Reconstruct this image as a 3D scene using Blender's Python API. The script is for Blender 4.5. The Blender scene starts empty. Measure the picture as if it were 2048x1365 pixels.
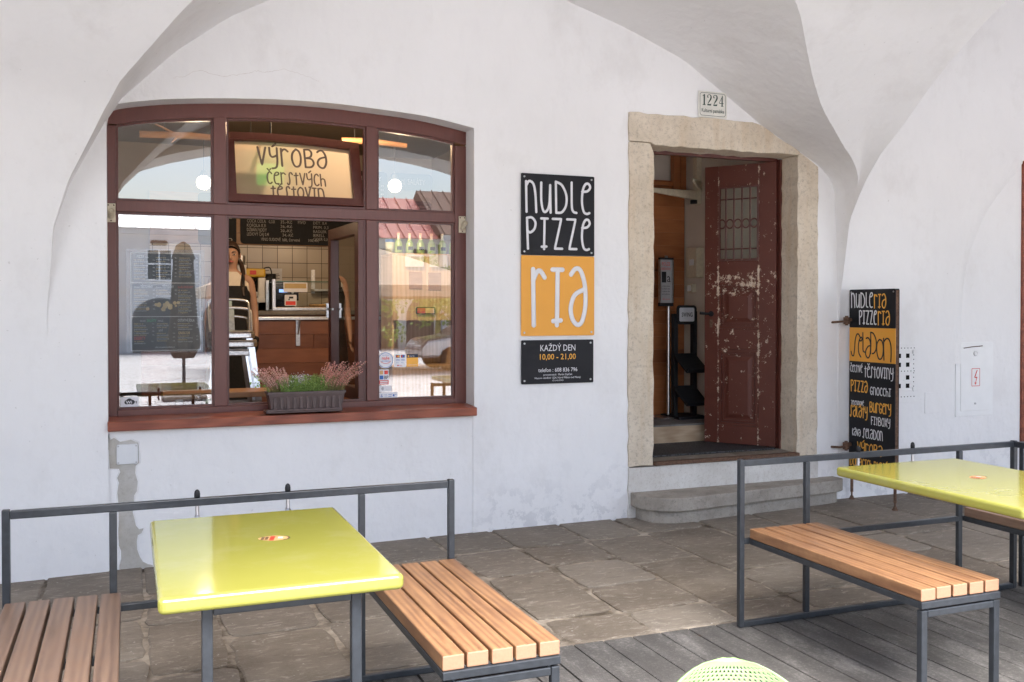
import bpy, bmesh, math, random
from mathutils import Vector, Matrix
import numpy as np
random.seed(7)
SC = bpy.context.scene
COL = SC.collection
PI = math.pi
# ------------------------------------------------------------------ camera
cam_d = bpy.data.cameras.new('camera'); cam = bpy.data.objects.new('camera', cam_d); COL.objects.link(cam)
cam.location = (0, 0, 1.45)
cam_d.sensor_fit = 'HORIZONTAL'; cam_d.sensor_width = 36; cam_d.lens = 36*1930.5/2048
cam_d.shift_y = -(682.5-643.5)/2048
cam_d.clip_start = .02; cam_d.clip_end = 800
yaw = math.radians(21.667); pitch = math.radians(-0.82)
cam.rotation_euler = (PI/2+pitch, 0, -yaw)
SC.camera = cam
# ------------------------------------------------------------------ world and sun
SUN_EL, SUN_AZ = 63, 178     # azimuth measured from +Y towards +X: a veiled sun behind the camera
w = bpy.data.worlds.new('World'); SC.world = w; w.use_nodes = True
nt = w.node_tree; bg = nt.nodes['Background']
sky = nt.nodes.new('ShaderNodeTexSky'); sky.sky_type = 'NISHITA'; sky.sun_disc = False
sky.sun_elevation = math.radians(SUN_EL); sky.sun_rotation = math.radians(SUN_AZ)
sky.air_density = 1.0; sky.dust_density = 3.0; sky.ozone_density = 1.2
nt.links.new(sky.outputs[0], bg.inputs[0]); bg.inputs[1].default_value = 0.095
sd = bpy.data.lights.new('sun', 'SUN'); sun = bpy.data.objects.new('sun', sd); COL.objects.link(sun)
sd.energy = 3.0; sd.angle = math.radians(56); sd.color = (1, .975, .94)
az, el = math.radians(SUN_AZ), math.radians(SUN_EL)
sdir = Vector((math.sin(az)*math.cos(el), math.cos(az)*math.cos(el), math.sin(el)))
sun.rotation_euler = sdir.to_track_quat('Z', 'Y').to_euler(); sun.location = (0, -20, 30)
SC.view_settings.view_transform = 'Standard'; SC.view_settings.look = 'None'
SC.view_settings.exposure = 2.6; SC.view_settings.gamma = 1.0
SC.cycles.use_denoising = True
SC.cycles.max_bounces = 10; SC.cycles.diffuse_bounces = 6; SC.cycles.glossy_bounces = 4
SC.cycles.transparent_max_bounces = 16; SC.cycles.transmission_bounces = 6
SC.cycles.sample_clamp_indirect = 6; SC.cycles.caustics_reflective = False; SC.cycles.caustics_refractive = False

# ------------------------------------------------------------------ object helpers
def tag(o, label=None, cat=None, group=None, kind=None):
    if label: o['label'] = label
    if cat: o['category'] = cat
    if group: o['group'] = group
    if kind: o['kind'] = kind
    return o
def empty(name, loc, label, cat, group=None, kind=None):
    o = bpy.data.objects.new(name, None); o.empty_display_size = .1; COL.objects.link(o); o.location = loc
    return tag(o, label, cat, group, kind)
def wloc(o):
    v = Vector((0, 0, 0))
    while o: v += o.location; o = o.parent
    return v
class MB:
    """collects shapes in world coordinates; build() links them as one mesh object"""
    def __init__(s): s.v = []; s.f = []; s.sm = []; s.mi = []; s.cur = 0
    def add(s, vs, fs, smooth=False):
        b = len(s.v); s.v += [tuple(p) for p in vs]
        for f in fs: s.f.append([b+i for i in f]); s.sm.append(smooth); s.mi.append(s.cur)
        return s
    def box(s, x0, x1, y0, y1, z0, z1):
        x0, x1 = min(x0, x1), max(x0, x1); y0, y1 = min(y0, y1), max(y0, y1); z0, z1 = min(z0, z1), max(z0, z1)
        vs = [(x0,y0,z0),(x1,y0,z0),(x1,y1,z0),(x0,y1,z0),(x0,y0,z1),(x1,y0,z1),(x1,y1,z1),(x0,y1,z1)]
        return s.add(vs, [(0,3,2,1),(4,5,6,7),(0,1,5,4),(1,2,6,5),(2,3,7,6),(3,0,4,7)])
    def bar(s, p0, p1, wd, ht=None, up=(0, 0, 1)):
        p0, p1 = Vector(p0), Vector(p1); d = (p1-p0).normalized(); ht = ht or wd
        u = Vector(up)
        if abs(d.dot(u)) > .98: u = Vector((0, 1, 0))
        a = d.cross(u).normalized()*wd/2; b = a.cross(d).normalized()*ht/2
        vs = [p+q for p in (p0, p1) for q in (-a-b, a-b, a+b, -a+b)]
        return s.add(vs, [(3,2,1,0),(4,5,6,7),(0,1,5,4),(1,2,6,5),(2,3,7,6),(3,0,4,7)])
    def tube(s, path, r, n=8, cap=True, closed=False):
        path = [Vector(p) for p in path]; rs = r if isinstance(r, (list, tuple)) else [r]*len(path)
        vs = []; fs = []; m = len(path); ref = None
        for i, p in enumerate(path):
            if closed: d = path[(i+1) % m]-path[i-1]
            else: d = path[min(i+1, m-1)]-path[max(i-1, 0)]
            d.normalize()
            if ref is None:
                ref = Vector((0, 0, 1)) if abs(d.z) < .9 else Vector((1, 0, 0))
            a = (ref-d*ref.dot(d)).normalized(); ref = a; b = d.cross(a)
            for k in range(n):
                t = 2*PI*k/n; vs.append(p+(a*math.cos(t)+b*math.sin(t))*rs[i])
        for i in range(m if closed else m-1):
            j = (i+1) % m
            for k in range(n):
                fs.append((i*n+k, i*n+(k+1) % n, j*n+(k+1) % n, j*n+k))
        s.add(vs, fs, True)
        if cap and not closed:
            s.add(vs[:n], [tuple(range(n))[::-1]]); s.add(vs[-n:], [tuple(range(n))])
        return s
    def cyl(s, c, r, z0, z1, n=24, axis='z', r2=None):
        r2 = r if r2 is None else r2
        def P(t, h, rr):
            a, b = math.cos(t)*rr, math.sin(t)*rr
            return {'z': (c[0]+a, c[1]+b, h), 'y': (c[0]+a, h, c[1]+b), 'x': (h, c[0]+a, c[1]+b)}[axis]
        lo = [P(2*PI*k/n, z0, r) for k in range(n)]; hi = [P(2*PI*k/n, z1, r2) for k in range(n)]
        s.add(lo+hi, [(k, (k+1) % n, n+(k+1) % n, n+k) for k in range(n)], True)
        s.add(lo, [tuple(range(n))[::-1]]); return s.add(hi, [tuple(range(n))])
    def lathe(s, c, prof, n=20):
        vs = []; fs = []
        for (r, z) in prof:
            for k in range(n):
                t = 2*PI*k/n; vs.append((c[0]+r*math.cos(t), c[1]+r*math.sin(t), c[2]+z))
        for i in range(len(prof)-1):
            for k in range(n): fs.append((i*n+k, i*n+(k+1) % n, (i+1)*n+(k+1) % n, (i+1)*n+k))
        return s.add(vs, fs, True)
    def ball(s, c, r, n=14, sz=1.0):
        m = n//2
        prof = [(max(1e-4, r*math.sin(PI*i/m)), -r*sz*math.cos(PI*i/m)) for i in range(m+1)]
        return s.lathe(c, prof, n)
    def prism(s, pts, O, U, V, N, d0, d1):
        """polygon pts (u,v) in the plane O,U,V extruded along N from d0 to d1"""
        O, U, V, N = Vector(O), Vector(U), Vector(V), Vector(N); n = len(pts)
        a = [O+U*p[0]+V*p[1]+N*d0 for p in pts]; b = [O+U*p[0]+V*p[1]+N*d1 for p in pts]
        s.add(a, [tuple(range(n))[::-1]]); s.add(b, [tuple(range(n))])
        return s.add(a+b, [(k, (k+1) % n, n+(k+1) % n, n+k) for k in range(n)])
    def quad(s, *p): return s.add(p, [tuple(range(len(p)))])
    def grid(s, rows, smooth=True, flip=False):
        m, n = len(rows), len(rows[0]); vs = [p for r in rows for p in r]
        fs = [(i*n+j, i*n+j+1, (i+1)*n+j+1, (i+1)*n+j) for i in range(m-1) for j in range(n-1)]
        if flip: fs = [f[::-1] for f in fs]
        return s.add(vs, fs, smooth)
    def xf(s, M, start=0):
        for i in range(start, len(s.v)): s.v[i] = tuple(M @ Vector(s.v[i]))
        return s
    def build(s, name, mat, parent=None, bevel=0, loc=None, seg=2, recalc=True, autosmooth=False):
        me = bpy.data.meshes.new(name)
        off = wloc(parent) if parent else Vector(loc or (0, 0, 0))
        me.from_pydata([tuple(Vector(p)-off) for p in s.v], [], s.f)
        mats = mat if isinstance(mat, (list, tuple)) else [mat]
        for m in mats: me.materials.append(m)
        me.polygons.foreach_set('use_smooth', s.sm); me.polygons.foreach_set('material_index', s.mi)
        if recalc or bevel:
            bm = bmesh.new(); bm.from_mesh(me)
            if bevel:
                bmesh.ops.remove_doubles(bm, verts=bm.verts, dist=1e-5)
            if recalc: bmesh.ops.recalc_face_normals(bm, faces=bm.faces)
            if bevel:
                es = [e for e in bm.edges if len(e.link_faces) == 2 and e.calc_face_angle(0) > .5]
                bmesh.ops.bevel(bm, geom=es, offset=bevel, segments=seg, affect='EDGES', profile=.5, clamp_overlap=True)
            bm.to_mesh(me); bm.free()
        o = bpy.data.objects.new(name, me); COL.objects.link(o)
        if parent: o.parent = parent
        elif loc: o.location = loc
        return o
def build_each(mb, name, mat, parent, **k):
    """every loose piece of the collected shapes becomes an object of its own"""
    par = list(range(len(mb.v))); key = {}
    def find(a):
        while par[a] != a: par[a] = par[par[a]]; a = par[a]
        return a
    for i, p in enumerate(mb.v):
        q = (round(p[0], 5), round(p[1], 5), round(p[2], 5))
        if q in key: par[find(i)] = find(key[q])
        else: key[q] = i
    for f in mb.f:
        for i in f[1:]: par[find(i)] = find(f[0])
    groups = {}
    for n, f in enumerate(mb.f): groups.setdefault(find(f[0]), []).append(n)
    for fs in groups.values():
        m = MB(); ids = {}
        for n in fs:
            for i in mb.f[n]:
                if i not in ids: ids[i] = len(m.v); m.v.append(mb.v[i])
            m.f.append([ids[i] for i in mb.f[n]]); m.sm.append(mb.sm[n]); m.mi.append(mb.mi[n])
        m.build(name, mat, parent, **k)
def copy_tree(o, delta=(0, 0, 0), parent=None):
    c = o.copy(); COL.objects.link(c); c.parent = parent
    if parent is None: c.location = o.location+Vector(delta)
    for ch in list(o.children): copy_tree(ch, parent=c)
    return c
def smooth_path(pts, k=6, closed=False):
    pts = [Vector(p) for p in pts]; n = len(pts)
    if n < 3: return pts
    out = []
    for i in range(n if closed else n-1):
        if closed: p0, p1, p2, p3 = pts[i-1], pts[i], pts[(i+1) % n], pts[(i+2) % n]
        else: p0, p1, p2, p3 = pts[max(i-1, 0)], pts[i], pts[i+1], pts[min(i+2, n-1)]
        for j in range(k):
            t = j/k
            out.append(.5*((2*p1)+(p2-p0)*t+(2*p0-5*p1+4*p2-p3)*t*t+(3*p1-p0-3*p2+p3)*t**3))
    if not closed: out.append(pts[-1])
    return out

# ------------------------------------------------------------------ material helpers
class NT:
    def __init__(s, name):
        s.m = bpy.data.materials.new(name); s.m.use_nodes = True; s.t = s.m.node_tree
        s.b = s.t.nodes['Principled BSDF']; s.out = s.t.nodes['Material Output']
    def n(s, typ, **kw):
        nd = s.t.nodes.new('ShaderNode'+typ)
        for k, v in kw.items():
            if k.startswith('_'): setattr(nd, k[1:], v)
            else: s.set(nd.inputs[k.replace('__', ' ') if not k.isdigit() else int(k)], v)
        return nd
    def set(s, inp, v):
        if hasattr(v, 'is_output'): s.t.links.new(v, inp)
        else: inp.default_value = v
    def coord(s, obj=True): 
        return s.n('TexCoord').outputs['Object'] if obj else s.n('NewGeometry').outputs['Position']
    def mapped(s, vec, scale=(1, 1, 1), rot=(0, 0, 0), loc=(0, 0, 0)):
        m = s.n('Mapping'); s.set(m.inputs[0], vec); m.inputs['Scale'].default_value = scale
        m.inputs['Rotation'].default_value = rot; m.inputs['Location'].default_value = loc; return m.outputs[0]
    def noise(s, vec, scale, detail=4, rough=.55, dist=0):
        return s.n('TexNoise', Vector=vec, Scale=scale, Detail=detail, Roughness=rough, Distortion=dist).outputs[0]
    def ramp(s, fac, stops):
        r = s.n('ValToRGB'); s.set(r.inputs[0], fac); e = r.color_ramp.elements
        while len(e) < len(stops): e.new(.5)
        for i, (p, c) in enumerate(stops):
            e[i].position = p; e[i].color = c if isinstance(c, tuple) and len(c) == 4 else (*c, 1) if isinstance(c, tuple) else (c, c, c, 1)
        return r.outputs[0]
    def math(s, op, a, b=0.0, c=0.0):
        m = s.n('Math'); m.operation = op; s.set(m.inputs[0], a); s.set(m.inputs[1], b); s.set(m.inputs[2], c); return m.outputs[0]
    def mix(s, fac, a, b, mode='MIX'):
        m = s.n('MixRGB'); m.blend_type = mode; s.set(m.inputs[0], fac)
        s.set(m.inputs[1], (*a, 1) if isinstance(a, tuple) and len(a) == 3 else a)
        s.set(m.inputs[2], (*b, 1) if isinstance(b, tuple) and len(b) == 3 else b); return m.outputs[0]
    def bump(s, h, strength=.3, dist=.01, prev=None):
        b = s.n('Bump', Height=h, Strength=strength, Distance=dist)
        if prev is not None: s.set(b.inputs['Normal'], prev)
        return b.outputs[0]
    def sep(s, vec):
        return s.n('SeparateXYZ', Vector=vec).outputs
    def fin(s, color=None, rough=None, normal=None, spec=None, metal=None):
        if color is not None: s.set(s.b.inputs['Base Color'], (*color, 1) if isinstance(color, tuple) and len(color) == 3 else color)
        if rough is not None: s.set(s.b.inputs['Roughness'], rough)
        if normal is not None: s.set(s.b.inputs['Normal'], normal)
        if spec is not None: s.set(s.b.inputs['Specular IOR Level'], spec)
        if metal is not None: s.set(s.b.inputs['Metallic'], metal)
        return s.m
def simple(name, col, rough=.5, metal=0, spec=.5, var=.06, scale=30, bump=0, bscale=200):
    t = NT(name); p = t.coord(False)
    n = t.noise(p, scale, 3)
    c = t.mix(t.ramp(n, [(.3, 0.0), (.7, 1.0)]), tuple(x*(1-var) for x in col), tuple(min(1, x*(1+var)) for x in col))
    nm = t.bump(t.noise(p, bscale, 2), bump, .002) if bump else None
    return t.fin(c, rough, nm, spec, metal)
def emis(name, col, strength):
    t = NT(name); t.b.inputs['Emission Color'].default_value = (*col, 1); t.b.inputs['Emission Strength'].default_value = strength
    return t.fin(col, .4)
M = {}
def plaster(name, base, warm=.0):
    t = NT(name); p = t.coord(False)
    big = t.noise(p, .9, 5, .6); mid = t.noise(p, 6, 5, .6); fine = t.noise(p, 60, 4, .6)
    trowel = t.noise(t.mapped(p, (1, 1, .35), (0, .5, 0)), 14, 4, .6, .6)
    c = t.mix(t.ramp(big, [(.3, 0.0), (.7, 1.0)]), tuple(x*.94 for x in base), base)
    c = t.mix(t.math('MULTIPLY', t.ramp(trowel, [(.52, 0.0), (.75, 1.0)]), .22), c, tuple(x*.88 for x in base))
    # damp, scuffed band near the ground
    z = t.sep(p)[2]; zn = t.math('ADD', z, t.math('MULTIPLY', t.math('SUBTRACT', t.noise(p, 2.3, 6, .65), .5), .9))
    low = t.math('MULTIPLY', t.ramp(zn, [(.05, 1.0), (.5, 0.0)]), t.ramp(t.math('MULTIPLY', t.sep(p)[0], .2), [(.40, .2), (.46, 1.2)]))
    spots = t.ramp(t.noise(p, 9, 6, .7), [(.50, 0.0), (.56, 1.0)])
    c = t.mix(t.math('MULTIPLY', t.math('MULTIPLY', low, spots), .4), c, (.52, .52, .54))
    smudge = t.ramp(t.noise(t.mapped(p, (1, 1, .7)), 2.6, 6, .68), [(.54, 0.0), (.70, 1.0)]); c = t.mix(t.math('MULTIPLY', smudge, .3), c, (.64, .615, .60))
    # hairline cracks
    v = t.n('TexVoronoi', _feature='DISTANCE_TO_EDGE', Scale=.75); t.set(v.inputs['Vector'], t.mix(.25, p, t.n('TexNoise', Vector=p, Scale=2.2, Detail=5).outputs[1]))
    cr = t.math('MULTIPLY', t.ramp(v.outputs[0], [(.0, 1.0), (.004, 0.0)]), t.ramp(t.noise(p, .8, 2), [(.58, 0.0), (.66, 1.0)]))
    specks = t.ramp(t.noise(p, 38, 2, .4), [(.755, 0.0), (.78, 1.0)])
    c = t.mix(t.math('MULTIPLY', specks, .3), c, (.4, .38, .36))
    nm = t.bump(big, .6, .06); nm = t.bump(mid, .4, .018, nm); nm = t.bump(trowel, .35, .008, nm); nm = t.bump(fine, .2, .002, nm)
    return t.fin(c, .92, nm, .2)
M['plaster'] = plaster('white_plaster', (.84, .83, .83))
M['vault'] = M['plaster']
def wood(name, c0, c1, axis='y', gloss=.5, scale=1.0, end=None, worn=None, rnd=True, plank=0):
    """wood with long grain along one axis; per-piece variation from islands"""
    t = NT(name); p = t.coord(False)
    isl = t.n('NewGeometry').outputs['Random Per Island']
    off = t.n('CombineXYZ', X=t.math('MULTIPLY', isl, 37.0), Y=t.math('MULTIPLY', isl, 91.0), Z=t.math('MULTIPLY', isl, 53.0)).outputs[0]
    pv = t.n('VectorMath', **{'0': p, '1': off}); pv.operation = 'ADD'; pv = pv.outputs[0]
    st = {'x': (.09, 1, 1), 'y': (1, .09, 1), 'z': (1, 1, .09)}[axis]
    g = t.noise(t.mapped(pv, st), 24*scale, 6, .62, 1.6)
    rings = t.n('TexWave', Vector=t.mapped(pv, tuple(q*.8 for q in st)), Scale=16*scale, Distortion=9, Detail=3); rings.inputs['Detail Scale'].default_value = .8
    f = t.math('ADD', t.math('MULTIPLY', g, .75), t.math('MULTIPLY', rings.outputs[1], .22))
    c = t.ramp(f, [(.27, c0), (.66, c1)])
    if rnd: c = t.mix(.6, c, t.mix(isl, tuple(x*.72 for x in c0), tuple(min(1, x*1.12) for x in c1)), 'MIX') if plank else t.mix(t.math('MULTIPLY', isl, .55), c, tuple(x*.9 for x in c0))
    knots = t.ramp(t.n('TexVoronoi', Vector=t.mapped(pv, tuple(q*1.0 if q < 1 else 1 for q in st)), Scale=5.5).outputs[0], [(.03, 1.0), (.09, 0.0)])
    c = t.mix(t.math('MULTIPLY', knots, .55), c, tuple(x*.35 for x in c0))
    if worn:
        wn = t.ramp(t.noise(p, 3.5, 6, .7), [(.48, 0.0), (.66, 1.0)]); c = t.mix(t.math('MULTIPLY', wn, .55), c, worn)
    if end:
        nrm = t.sep(t.n('NewGeometry').outputs['True Normal'])['xyz'.index(axis)]
        e = t.math('GREATER_THAN', t.math('ABSOLUTE', nrm), .8)
        ec = t.mix(t.noise(p, 160, 3), end, tuple(x*.72 for x in end)); c = t.mix(e, c, ec)
    nm = t.bump(g, .25, .002)
    return t.fin(c, t.ramp(g, [(.2, gloss*.8), (.8, min(1, gloss*1.25))]), nm, .4)
def frame_paint(name, col, rough=.35):
    t = NT(name); p = t.coord(False)
    g = t.noise(t.mapped(p, (1, 1, .12)), 60, 4, .6)
    c = t.mix(g, tuple(x*.75 for x in col), tuple(x*1.25 for x in col))
    return t.fin(c, rough, t.bump(g, .12, .001), .5)
M['frame'] = frame_paint('red_brown_stain', (.125, .040, .030))
M['frame_dark'] = frame_paint('dark_red_brown_stain', (.10, .03, .022))
M['sill'] = wood('sill_wood', (.16, .04, .022), (.30, .085, .045), 'x', .35, rnd=False)
def door_paint():
    t = NT('chipped_brown_door_paint'); p = t.coord(False); x, y, z = t.sep(p)
    n = t.noise(p, 17, 8, .78); n2 = t.noise(p, 120, 3, .6)
    big = t.noise(p, 4.2, 4, .6)
    # chips cluster on the lock rail and thin out elsewhere
    band = t.ramp(t.math('ABSOLUTE', t.math('SUBTRACT', z, 1.63)), [(.0, 1.0), (.16, 0.0)])
    low = t.ramp(z, [(.35, 1.0), (.6, .35)] )
    mid = t.ramp(t.math('ABSOLUTE', t.math('SUBTRACT', z, 1.2)), [(.0, .6), (.22, 0.0)])
    dens = t.math('ADD', t.math('MULTIPLY', band, .105), t.math('MULTIPLY', mid, .07))
    dens = t.math('ADD', dens, t.math('MULTIPLY', big, .06))
    u = t.math('ADD', t.math('MULTIPLY', t.math('SUBTRACT', x, 4.578), -.5864), t.math('MULTIPLY', t.math('SUBTRACT', y, 6.075), .8100))
    for uc in (.135, .455): dens = t.math('ADD', dens, t.math('MULTIPLY', t.ramp(t.math('ABSOLUTE', t.math('SUBTRACT', u, uc)), [(.0, 1.0), (.012, 0.0)]), t.math('MULTIPLY', t.ramp(z, [(.0, .13), (1.0, .13)]), 1.0)))
    th = t.math('SUBTRACT', .652, dens)
    chip = t.ramp(t.math('SUBTRACT', t.math('ADD', n, t.math('MULTIPLY', t.math('SUBTRACT', n2, .5), .12)), th), [(.0, 0.0), (.012, 1.0)])
    c = t.mix(t.noise(p, 7, 4), (.085, .023, .015), (.125, .036, .023))
    cc = t.mix(t.noise(p, 55, 2), (.72, .66, .56), (.40, .22, .12)); c = t.mix(chip, c, cc)
    nm = t.bump(chip, .35, .0015); nm = t.bump(t.noise(t.mapped(p, (1, 1, .1)), 90, 4), .12, .0012, nm)
    return t.fin(c, t.mix(chip, (.45,)*3, (.8,)*3), nm, .3)
M['door'] = door_paint()
def stone(name, c0, c1, dark, pit=1.0, streak=False):
    t = NT(name); p = t.coord(False)
    n = t.noise(p, 5, 6, .65); g = t.noise(p, 95, 4, .7); g2 = t.noise(p, 34, 5, .7)
    c = t.ramp(n, [(.3, c0), (.7, c1)])
    c = t.mix(t.math('MULTIPLY', t.ramp(g2, [(.52, 0.0), (.68, 1.0)]), .4), c, dark)
    c = t.mix(t.math('MULTIPLY', t.ramp(g, [(.57, 0.0), (.68, 1.0)]), .5), c, dark)
    if streak:
        s_ = t.noise(t.mapped(p, (1, 1, .08)), 15, 4); c = t.mix(t.math('MULTIPLY', t.ramp(s_, [(.5, 0.0), (.7, 1.0)]), .35), c, (.52, .36, .20))
    nm = t.bump(g2, .5*pit, .006); nm = t.bump(g, .5*pit, .003, nm)
    return t.fin(c, .9, nm, .25)
M['stone'] = stone('sandstone', (.56, .475, .37), (.70, .615, .505), (.22, .18, .14), 1, True)
M['step'] = stone('grey_step_stone', (.27, .24, .205), (.42, .38, .33), (.13, .112, .095), .8)
M['cement'] = stone('cement_patch', (.40, .365, .31), (.56, .545, .53), (.33, .30, .26), .5)
def paving():
    t = NT('worn_paving_stone'); p = t.coord(False); isl = t.n('NewGeometry').outputs['Random Per Island']
    big = t.noise(p, 2.2, 5, .6); st = t.noise(t.mapped(p, (.6, 1.5, 1)), 19, 7, .78, .9); fine = t.noise(p, 150, 4, .7)
    c = t.ramp(big, [(.25, (.115, .092, .069)), (.5, (.19, .156, .12)), (.78, (.295, .25, .20))])
    c = t.mix(t.math('MULTIPLY', isl, .55), c, (.30, .265, .225))
    c = t.mix(t.math('MULTIPLY', t.math('FRACT', t.math('MULTIPLY', isl, 7.3)), .45), c, (.15, .122, .095))
    c = t.mix(t.math('MULTIPLY', t.ramp(st, [(.54, 0.0), (.66, 1.0)]), .6), c, (.46, .41, .35))
    c = t.mix(t.math('MULTIPLY', t.ramp(st, [(.30, 1.0), (.45, 0.0)]), .5), c, (.075, .06, .047))
    c = t.mix(t.math('MULTIPLY', t.ramp(fine, [(.55, 0.0), (.75, 1.0)]), .35), c, (.38, .33, .28))
    sp = t.ramp(t.noise(p, 42, 2, .3), [(.74, 0.0), (.77, 1.0)]); c = t.mix(t.math('MULTIPLY', sp, .6), c, (.5, .47, .43))
    nm = t.bump(big, .4, .02); nm = t.bump(st, .55, .008, nm); nm = t.bump(fine, .4, .002, nm)
    return t.fin(c, .8, nm, .3)
M['paving'] = paving()
def sand():
    t = NT('sandy_joint'); p = t.coord(False)
    c = t.ramp(t.noise(p, 4, 6, .7), [(.38, (.10, .08, .06)), (.62, (.44, .38, .31))])
    return t.fin(c, .95, t.bump(t.noise(p, 120, 4, .7), .8, .004), .1)
M['sand'] = sand()
def decking():
    t = NT('ribbed_grey_decking'); p = t.coord(False); isl = t.n('NewGeometry').outputs['Random Per Island']
    x = t.sep(p)[0]
    rib = t.math('SINE', t.math('MULTIPLY', x, 2*PI/.0062))
    blot = t.noise(t.mapped(p, (1.3, .5, 1)), 5, 6, .7); f = t.noise(p, 70, 4, .7)
    c = t.ramp(blot, [(.35, (.058, .055, .052)), (.52, (.11, .104, .098)), (.68, (.27, .256, .243))])
    c = t.mix(t.math('MULTIPLY', isl, .45), c, (.13, .12, .115))
    dust = t.math('MULTIPLY', t.ramp(f, [(.5, 0.0), (.72, 1.0)]), t.ramp(blot, [(.4, .15), (.65, .85)]))
    c = t.mix(dust, c, (.40, .375, .35))
    c = t.mix(t.math('MULTIPLY', t.ramp(rib, [(.2, 1.0), (.6, 0.0)]), .5), c, (.035, .032, .03))
    nm = t.bump(rib, .5, .0012); nm = t.bump(f, .3, .001, nm)
    return t.fin(c, .7, nm, .35)
M['deck'] = decking()
M['bench_orange'] = wood('bench_larch', (.185, .085, .042), (.44, .235, .112), 'y', .42, 1, end=(.44, .245, .15), worn=(.17, .08, .042))
M['bench_brown'] = wood('bench_walnut_stain', (.13, .078, .055), (.255, .165, .115), 'y', .38, 1, end=(.3, .17, .1), worn=(.20, .115, .075))
def lime():
    t = NT('lime_laminate'); p = t.coord(False)
    c = t.mix(t.noise(p, 3, 3), (.29, .28, .05), (.33, .32, .07))
    c = t.mix(t.math('MULTIPLY', t.ramp(t.noise(p, 7, 6, .7), [(.5, 0.0), (.75, 1.0)]), .22), c, (.42, .41, .24))
    sc = t.noise(t.mapped(p, (1, 6, 1), (0, 0, .2)), 9, 5, .7)
    return t.fin(c, t.ramp(sc, [(.3, .05), (.75, .12)]), t.bump(t.noise(p, 18, 3), .02, .002), .55)
M['lime'] = lime()
M['steel'] = simple('anthracite_steel', (.030, .034, .040), .36, .0, .45, .2, 40, .1, 400)
M['pin'] = simple('bright_steel_pin', (.5, .5, .52), .3, 1)
M['black'] = simple('black_panel', (.014, .014, .017), .5, 0, .22, .15, 5)
M['black_matt'] = simple('matt_black', (.014, .014, .016), .7, 0, .3, .2)
M['orange'] = simple('orange_panel', (.80, .36, .045), .4, 0, .4, .02, 3)
M['letter'] = simple('letter_white', (.74, .73, .76), .5, 0, .4, .01)
M['letter_orange'] = simple('letter_orange', (.86, .42, .06), .5, 0, .4, .01)
M['letter_black'] = simple('letter_black', (.012, .012, .015), .45)
M['screw'] = simple('screw_steel', (.45, .45, .46), .35, .9)
M['white_paint'] = simple('white_enamel', (.82, .82, .82), .45, 0, .4, .03, 8)
M['plate'] = simple('enamel_plate', (.72, .70, .64), .3, 0, .5, .08, 14)
M['green_ink'] = simple('dark_green_ink', (.012, .045, .032), .4)
M['red_ink'] = simple('red_ink', (.62, .04, .025), .5)
M['blue_ink'] = simple('blue_ink', (.02, .12, .42), .5)
M['cream'] = simple('cream_lacquer', (.62, .54, .40), .4, 0, .5, .1, 40)
M['rust'] = simple('rusty_iron', (.13, .075, .05), .8, .2, .3, .4, 60, .4)
M['grey_box'] = simple('grey_plastic', (.68, .69, .71), .5, 0, .4, .03, 10)
M['chrome'] = simple('brushed_steel', (.55, .55, .56), .28, 1, .5, .15, 60)
M['planter'] = simple('brown_plastic', (.075, .045, .042), .42, 0, .5, .15, 20)
M['skin'] = simple('skin', (.31, .18, .125), .5, 0, .4, .05, 20)
M['hair'] = simple('dark_hair', (.028, .015, .010), .45, 0, .5, .3, 90)
M['cloth_black'] = simple('black_cloth', (.012, .012, .013), .85, 0, .2, .2, 60)
M['cloth_light'] = simple('pale_cloth', (.48, .44, .39), .85, 0, .2, .05, 60)
M['lip'] = simple('lips', (.30, .07, .06), .4)
M['soil'] = simple('soil', (.045, .03, .02), .95, 0, .1, .4, 60)
M['crack'] = simple('crack_shadow', (.46, .40, .35), .95)
M['gap'] = simple('dark_gap', (.012, .011, .010), .95, 0, .1)
def glass(name, refl=1.0, tint=(1, 1, 1)):
    t = NT(name)
    tr = t.n('BsdfTransparent'); tr.inputs[0].default_value = (*tint, 1)
    gl = t.n('BsdfGlossy'); gl.inputs['Roughness'].default_value = .0; gl.inputs[0].default_value = (1, 1, 1, 1)
    fr = t.n('Fresnel', IOR=1.5)
    p = t.coord(False); t.set(gl.inputs['Normal'], t.bump(t.noise(p, 1.6, 2), .035, .004))
    f = t.math('MULTIPLY', fr.outputs[0], refl); f.node.use_clamp = True
    mx = t.n('MixShader', **{'0': f, '1': tr.outputs[0], '2': gl.outputs[0]})
    t.t.links.new(mx.outputs[0], t.out.inputs[0]); return t.m
M['glass'] = glass('window_glass', 5.4, (.93, .95, .94))
M['glass_thin'] = glass('thin_glass', .9, (.88, .94, .92))
def frosted():
    t = NT('frosted_film'); g = t.n('BsdfRefraction', Roughness=.30, IOR=1.06); g.inputs[0].default_value = (.92, .84, .74, 1)
    tl = t.n('BsdfTranslucent'); tl.inputs[0].default_value = (.80, .70, .57, 1)
    df = t.n('BsdfDiffuse'); df.inputs[0].default_value = (.50, .45, .38, 1)
    a = t.n('MixShader', **{'0': .72, '1': g.outputs[0], '2': tl.outputs[0]}); b = t.n('MixShader', **{'0': .2, '1': a.outputs[0], '2': df.outputs[0]})
    t.t.links.new(b.outputs[0], t.out.inputs[0]); return t.m
M['frosted'] = frosted()
# ================================================================== SETTING
YW = 5.87                      # front face of the shop wall
def sstep(a, b, x):
    t = min(1, max(0, (x-a)/(b-a))); return t*t*(3-2*t)
def pave_z(x, y): return min(0, (x-2.2))*.0155*sstep(3.76, 5.3, y)
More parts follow.
